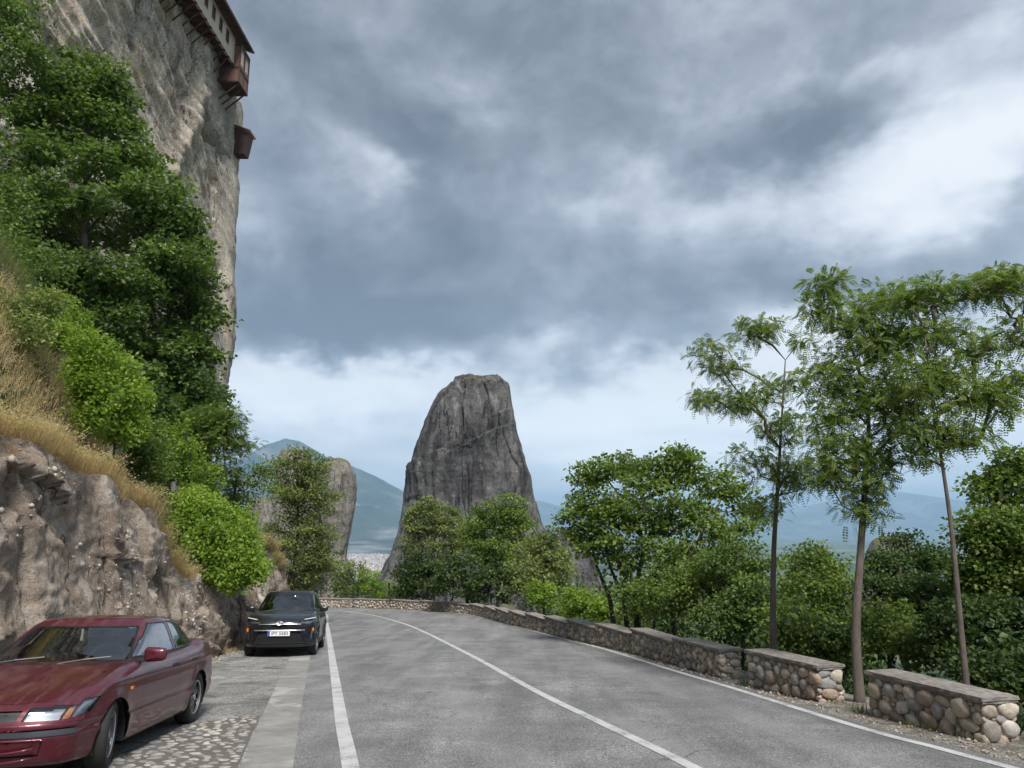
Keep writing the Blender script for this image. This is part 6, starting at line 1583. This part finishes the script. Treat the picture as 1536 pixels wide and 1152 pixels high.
# oval badge of three rings on the nose
bm = bmesh.new()
for (ry, rz, oz) in ((0.075, 0.050, 0), (0.050, 0.026, 0.020), (0.022, 0.046, 0.0)):
    pts = [(0, ry * math.cos(q), oz + rz * math.sin(q)) for q in np.linspace(0, 2 * math.pi, 25)]; tube(bm, pts, 0.0065, 6)
o = bm_obj('badge', bm, M['chrome'], car2, smooth=True); o.location = (2.105, 0, 0.80); o.rotation_euler = (0, rad(-22), 0)
bm = bmesh.new()
pts = [(2.085 - 0.30 * (abs(y_) / 0.88) ** 3, y_, 0.775) for y_ in np.linspace(-0.50, 0.50, 13)]; tube(bm, pts, 0.011, 6); bm_obj('grille_trim', bm, M['satin'], car2)
bm = bmesh.new()
pts = [(2.112 - 0.32 * (abs(y_) / 0.88) ** 3, y_, 0.633) for y_ in np.linspace(-0.60, 0.60, 13)]; tube(bm, pts, 0.015, 6); bm_obj('bumper_trim', bm, M['satin'], car2)
for sg in (-1, 1):
    bm = bmesh.new(); tube(bm, [(0.05, sg * 0.60, 1.55), (0.0, sg * 0.60, 1.60), (-1.2, sg * 0.595, 1.60), (-1.28, sg * 0.59, 1.55)], 0.014, 6); bm_obj('roof_rail', bm, M['black_plastic'], car2, smooth=True)
    bm = bmesh.new(); pts = [(2.05 - 0.34 * (y_ / 0.88) ** 3 - 0.10, sg * y_, 0.868 + (y_ - 0.5) * 0.17) for y_ in np.linspace(0.48, 0.82, 8)]; tube(bm, pts, 0.012, 5); bm_obj('light_bar', bm, M['white_lens'], car2)
    bm = bmesh.new(); box(bm, (1.80, sg * 0.785 - 0.02, 0.60), (1.84, sg * 0.785 + 0.02, 0.68), 0.008); bm_obj('indicator_lamp', bm, M['orange_lens'], car2)
# ---------------------------------------------------------------- monastery perched on the cliff
M['plaster'] = simple('cream_plaster', (0.58, 0.50, 0.40), 0.9, noise=0.15, nscale=2)
M['timber'] = simple('dark_timber', (0.085, 0.045, 0.035), 0.8, noise=0.35, nscale=4)
M['timber_light'] = simple('brown_timber', (0.19, 0.10, 0.07), 0.75, noise=0.3, nscale=4)
M['tile'] = simple('roof_tile', (0.11, 0.075, 0.06), 0.85, noise=0.35, nscale=3)
M['masonry'] = mat_rock('rubble_masonry', [(0.14, 0.12, 0.10), (0.26, 0.23, 0.19), (0.38, 0.34, 0.28), (0.46, 0.42, 0.36)], 1.4, pebble=2.2, b_dist=0.12)
M['pane'] = simple('window_pane', (0.03, 0.035, 0.04), 0.12, coat=0.6)
X0 = -26.8                                             # outer wall plane, building runs along Y
mon = empty('monastery_gallery', (X0, 65, 45.5)); tag(mon, 'cream monastery gallery with a row of brown windows overhanging the cliff top', 'building')
def mbox(name, lo, hi, mat, parent=mon, bev=0.0):
    bm = bmesh.new(); o_ = Vector((X0, 65, 45.5)) if parent is mon else Vector(parent['org'])
    box(bm, Vector(lo) - Vector((X0, 65, 45.5)), Vector(hi) - Vector((X0, 65, 45.5)), bev); return bm_obj(name, bm, mat, parent)
Y0, Y1, ZB, ZE = 40.0, 64.0, 45.5, 48.15
WY = [q for q in np.arange(Y1 - 1.9, Y0, -1.62)]
# wall built as strips round the window openings
zs0, zs1 = 46.35, 47.70
mbox('lower_band', (X0 - 0.25, Y0, ZB), (X0, Y1, zs0), M['plaster'])
mbox('upper_band', (X0 - 0.25, Y0, zs1), (X0, Y1, ZE), M['plaster'])
edges = [Y1] + [e for y in WY for e in (y + 0.36, y - 0.36)] + [Y0]
for a_, b_ in zip(edges[::2], edges[1::2]): mbox('wall_pier', (X0 - 0.25, b_, zs0), (X0, a_, zs1), M['plaster'])
for y in WY:
    bm = bmesh.new(); o3 = Vector((X0, 65, 45.5))
    for lo, hi in (((X0 - 0.14, y - 0.36, zs0), (X0 + 0.03, y - 0.27, zs1)), ((X0 - 0.14, y + 0.27, zs0), (X0 + 0.03, y + 0.36, zs1)), ((X0 - 0.14, y - 0.27, zs0), (X0 + 0.03, y + 0.27, zs0 + 0.09)), ((X0 - 0.14, y - 0.27, zs1 - 0.09), (X0 + 0.03, y + 0.27, zs1)), ((X0 - 0.12, y - 0.03, zs0 + 0.09), (X0 - 0.01, y + 0.03, zs1 - 0.09))):
        box(bm, Vector(lo) - o3, Vector(hi) - o3)
    w_ = bm_obj('window', bm, M['timber_light'], mon)
    bm = bmesh.new(); box(bm, Vector((X0 - 0.16, y - 0.27, zs0 + 0.09)) - o3, Vector((X0 - 0.13, y + 0.27, zs1 - 0.09)) - o3); bm_obj('pane', bm, M['timber_light'] if False else M['pane'], w_)
mbox('plinth_beam', (X0 - 0.2, Y0, ZB - 0.16), (X0 + 0.06, Y1 + 0.03, ZB - 0.004), M['plaster'])
mbox('floor_deck', (X0 - 4.5, Y0, ZB - 0.10), (X0 - 0.21, Y1, ZB + 0.02), M['timber'])
for k, y in enumerate(np.arange(Y1 - 0.25, Y0, -1.05)):
    bm = bmesh.new(); o3 = Vector((X0, 65, 45.5))
    box(bm, Vector((X0 - 3.2, y - 0.09, ZB - 0.30)) - o3, Vector((X0 + 0.1, y + 0.09, ZB - 0.17)) - o3); bm_obj('joist', bm, M['timber'], mon)
    dz = np.interp(y, [46, 56, 64], [1.2, 1.7, 2.6]); bm = bmesh.new()
    tube(bm, [Vector((X0 - 0.1, y, ZB - 0.25)) - o3, Vector((X0 - 2.0, y + 0.1, ZB - 0.25 - dz)) - o3], 0.075, 6); bm_obj('strut', bm, M['timber'], mon)
# roof : sloping slab with eave boards and tile rolls
bm = bmesh.new(); o3 = Vector((X0, 65, 45.5)); xe, ze = X0 + 1.0, ZE - 0.12
pr = [(xe, ze), (xe, ze + 0.12), (X0 - 4.5, ze + 2.5), (X0 - 4.5, ze + 2.3)]
A_ = [bm.verts.new(Vector((x, Y0, z)) - o3) for x, z in pr]; B_ = [bm.verts.new(Vector((x, Y1 + 2.2, z)) - o3) for x, z in pr]
bm.faces.new(A_); bm.faces.new(B_[::-1])
for i in range(4): bm.faces.new((A_[i], B_[i], B_[(i + 1) % 4], A_[(i + 1) % 4]))
rf = bm_obj('roof', bm, M['timber'], mon)
for y in np.arange(Y0, Y1 + 2.2, 0.24):
    bm = bmesh.new(); tube(bm, [Vector((xe + 0.07, y, ze + 0.13)) - o3, Vector((xe - 1.6, y, ze + 0.13 + 1.67 * 0.433)) - o3], 0.085, 6); bm_obj('tile', bm, M['tile'], rf)
for y in np.arange(Y0, Y1 + 2.1, 0.8):
    bm = bmesh.new(); tube(bm, [Vector((xe - 0.02, y, ze - 0.06)) - o3, Vector((X0 - 0.2, y, ze + 0.38)) - o3], 0.06, 4); bm_obj('rafter', bm, M['timber'], mon)
# projecting wooden bay at the far end
bay = [(X0 - 1.2, 64.02, 43.6), (X0 + 0.55, 66.4, 47.75)]
mbox('bay_wall', bay[0], bay[1], M['timber_light'], bev=0.02)
for z_ in (43.62, 45.1, 47.5): mbox('bay_beam', (X0 - 1.25, 63.96, z_ - 0.08), (X0 + 0.62, 66.46, z_ + 0.08), M['timber'])
for y in (64.05, 65.2, 66.35): mbox('bay_post', (X0 + 0.5, y - 0.07, 43.7), (X0 + 0.61, y + 0.07, 47.4), M['timber'])
for y in (64.62, 65.78): mbox('bay_window', (X0 + 0.53, y - 0.30, 45.6), (X0 + 0.575, y + 0.30, 46.9), M['plaster'])
for y in (64.3, 65.2, 66.1):
    bm = bmesh.new(); tube(bm, [Vector((X0 + 0.45, y, 43.5)) - o3, Vector((X0 - 1.9, y, 41.4)) - o3], 0.09, 6); bm_obj('strut', bm, M['timber'], mon)
# masonry under the bay + the small lean-to below
my_, mz_ = np.linspace(57.5, 68.9, 150), np.linspace(36.0, 45.42, 120)
YY2, ZZ2 = np.meshgrid(my_, mz_, indexing='ij')
xm = -27.6 - 0.55 * sstep(YY2, 59.5, 65) - 0.02 * (YY2 - 57.5) / 12 - 2.2 * (1 - sstep(ZZ2, 36.0, 40.0 - 0.15 * (YY2 - 57))) - 2.6 * (1 - sstep(YY2, 57.5, 60.5 + (45 - ZZ2) * 0.3))
xm = np.where(YY2 > 68.6, xm - 2.5, xm)
ce = np.stack([YY2 * 1.9, ZZ2 * 2.6, YY2 * 0], -1)
xm = xm + 0.10 * fbm(ce, 4, 5, 0.7) + 0.18 * fbm(ce * 0.25, 2, 9)
V_ = np.stack([xm - X0, YY2 - 65, ZZ2 - 45.5], -1).reshape(-1, 3)
np_obj('masonry_wall', V_, grid_faces(150, 120)[:, ::-1], M['masonry'], mon)
lt = empty('small_lean_to', P(362, 212, 69.5)); tag(lt, 'small brown timber lean-to with sloping roof clinging to the cliff edge below the gallery', 'shed')
bm = bmesh.new(); ol = lt.location
q = [P(362, 190, 69.5) + Vector((-1.8, 0, 0.35)), P(373, 198, 69.5), P(365, 230, 69.5), P(362, 230, 69.5) + Vector((-1.8, 0, 0))]
w_ = 1.2
vs = [bm.verts.new(v - ol) for v in q] + [bm.verts.new(v - ol + Vector((0.1, w_, 0))) for v in q]
bm.faces.new(vs[:4]); bm.faces.new(vs[4:][::-1])
for i in range(4): bm.faces.new((vs[i], vs[4 + i], vs[4 + (i + 1) % 4], vs[(i + 1) % 4]))
bmesh.ops.recalc_face_normals(bm, faces=bm.faces[:]); bm_obj('wall', bm, M['timber'], lt)
bm = bmesh.new(); a_, b_ = q[0] - ol, q[1] - ol; e_ = (b_ - a_).normalized()
for k in range(5):
    y_ = -0.25 + k * 0.40; tube(bm, [a_ - e_ * 0.3 + Vector((0, y_, 0.10)), b_ + e_ * 0.25 + Vector((0, y_, 0.08))], 0.12, 6)
bm_obj('roof', bm, M['timber_light'], lt)
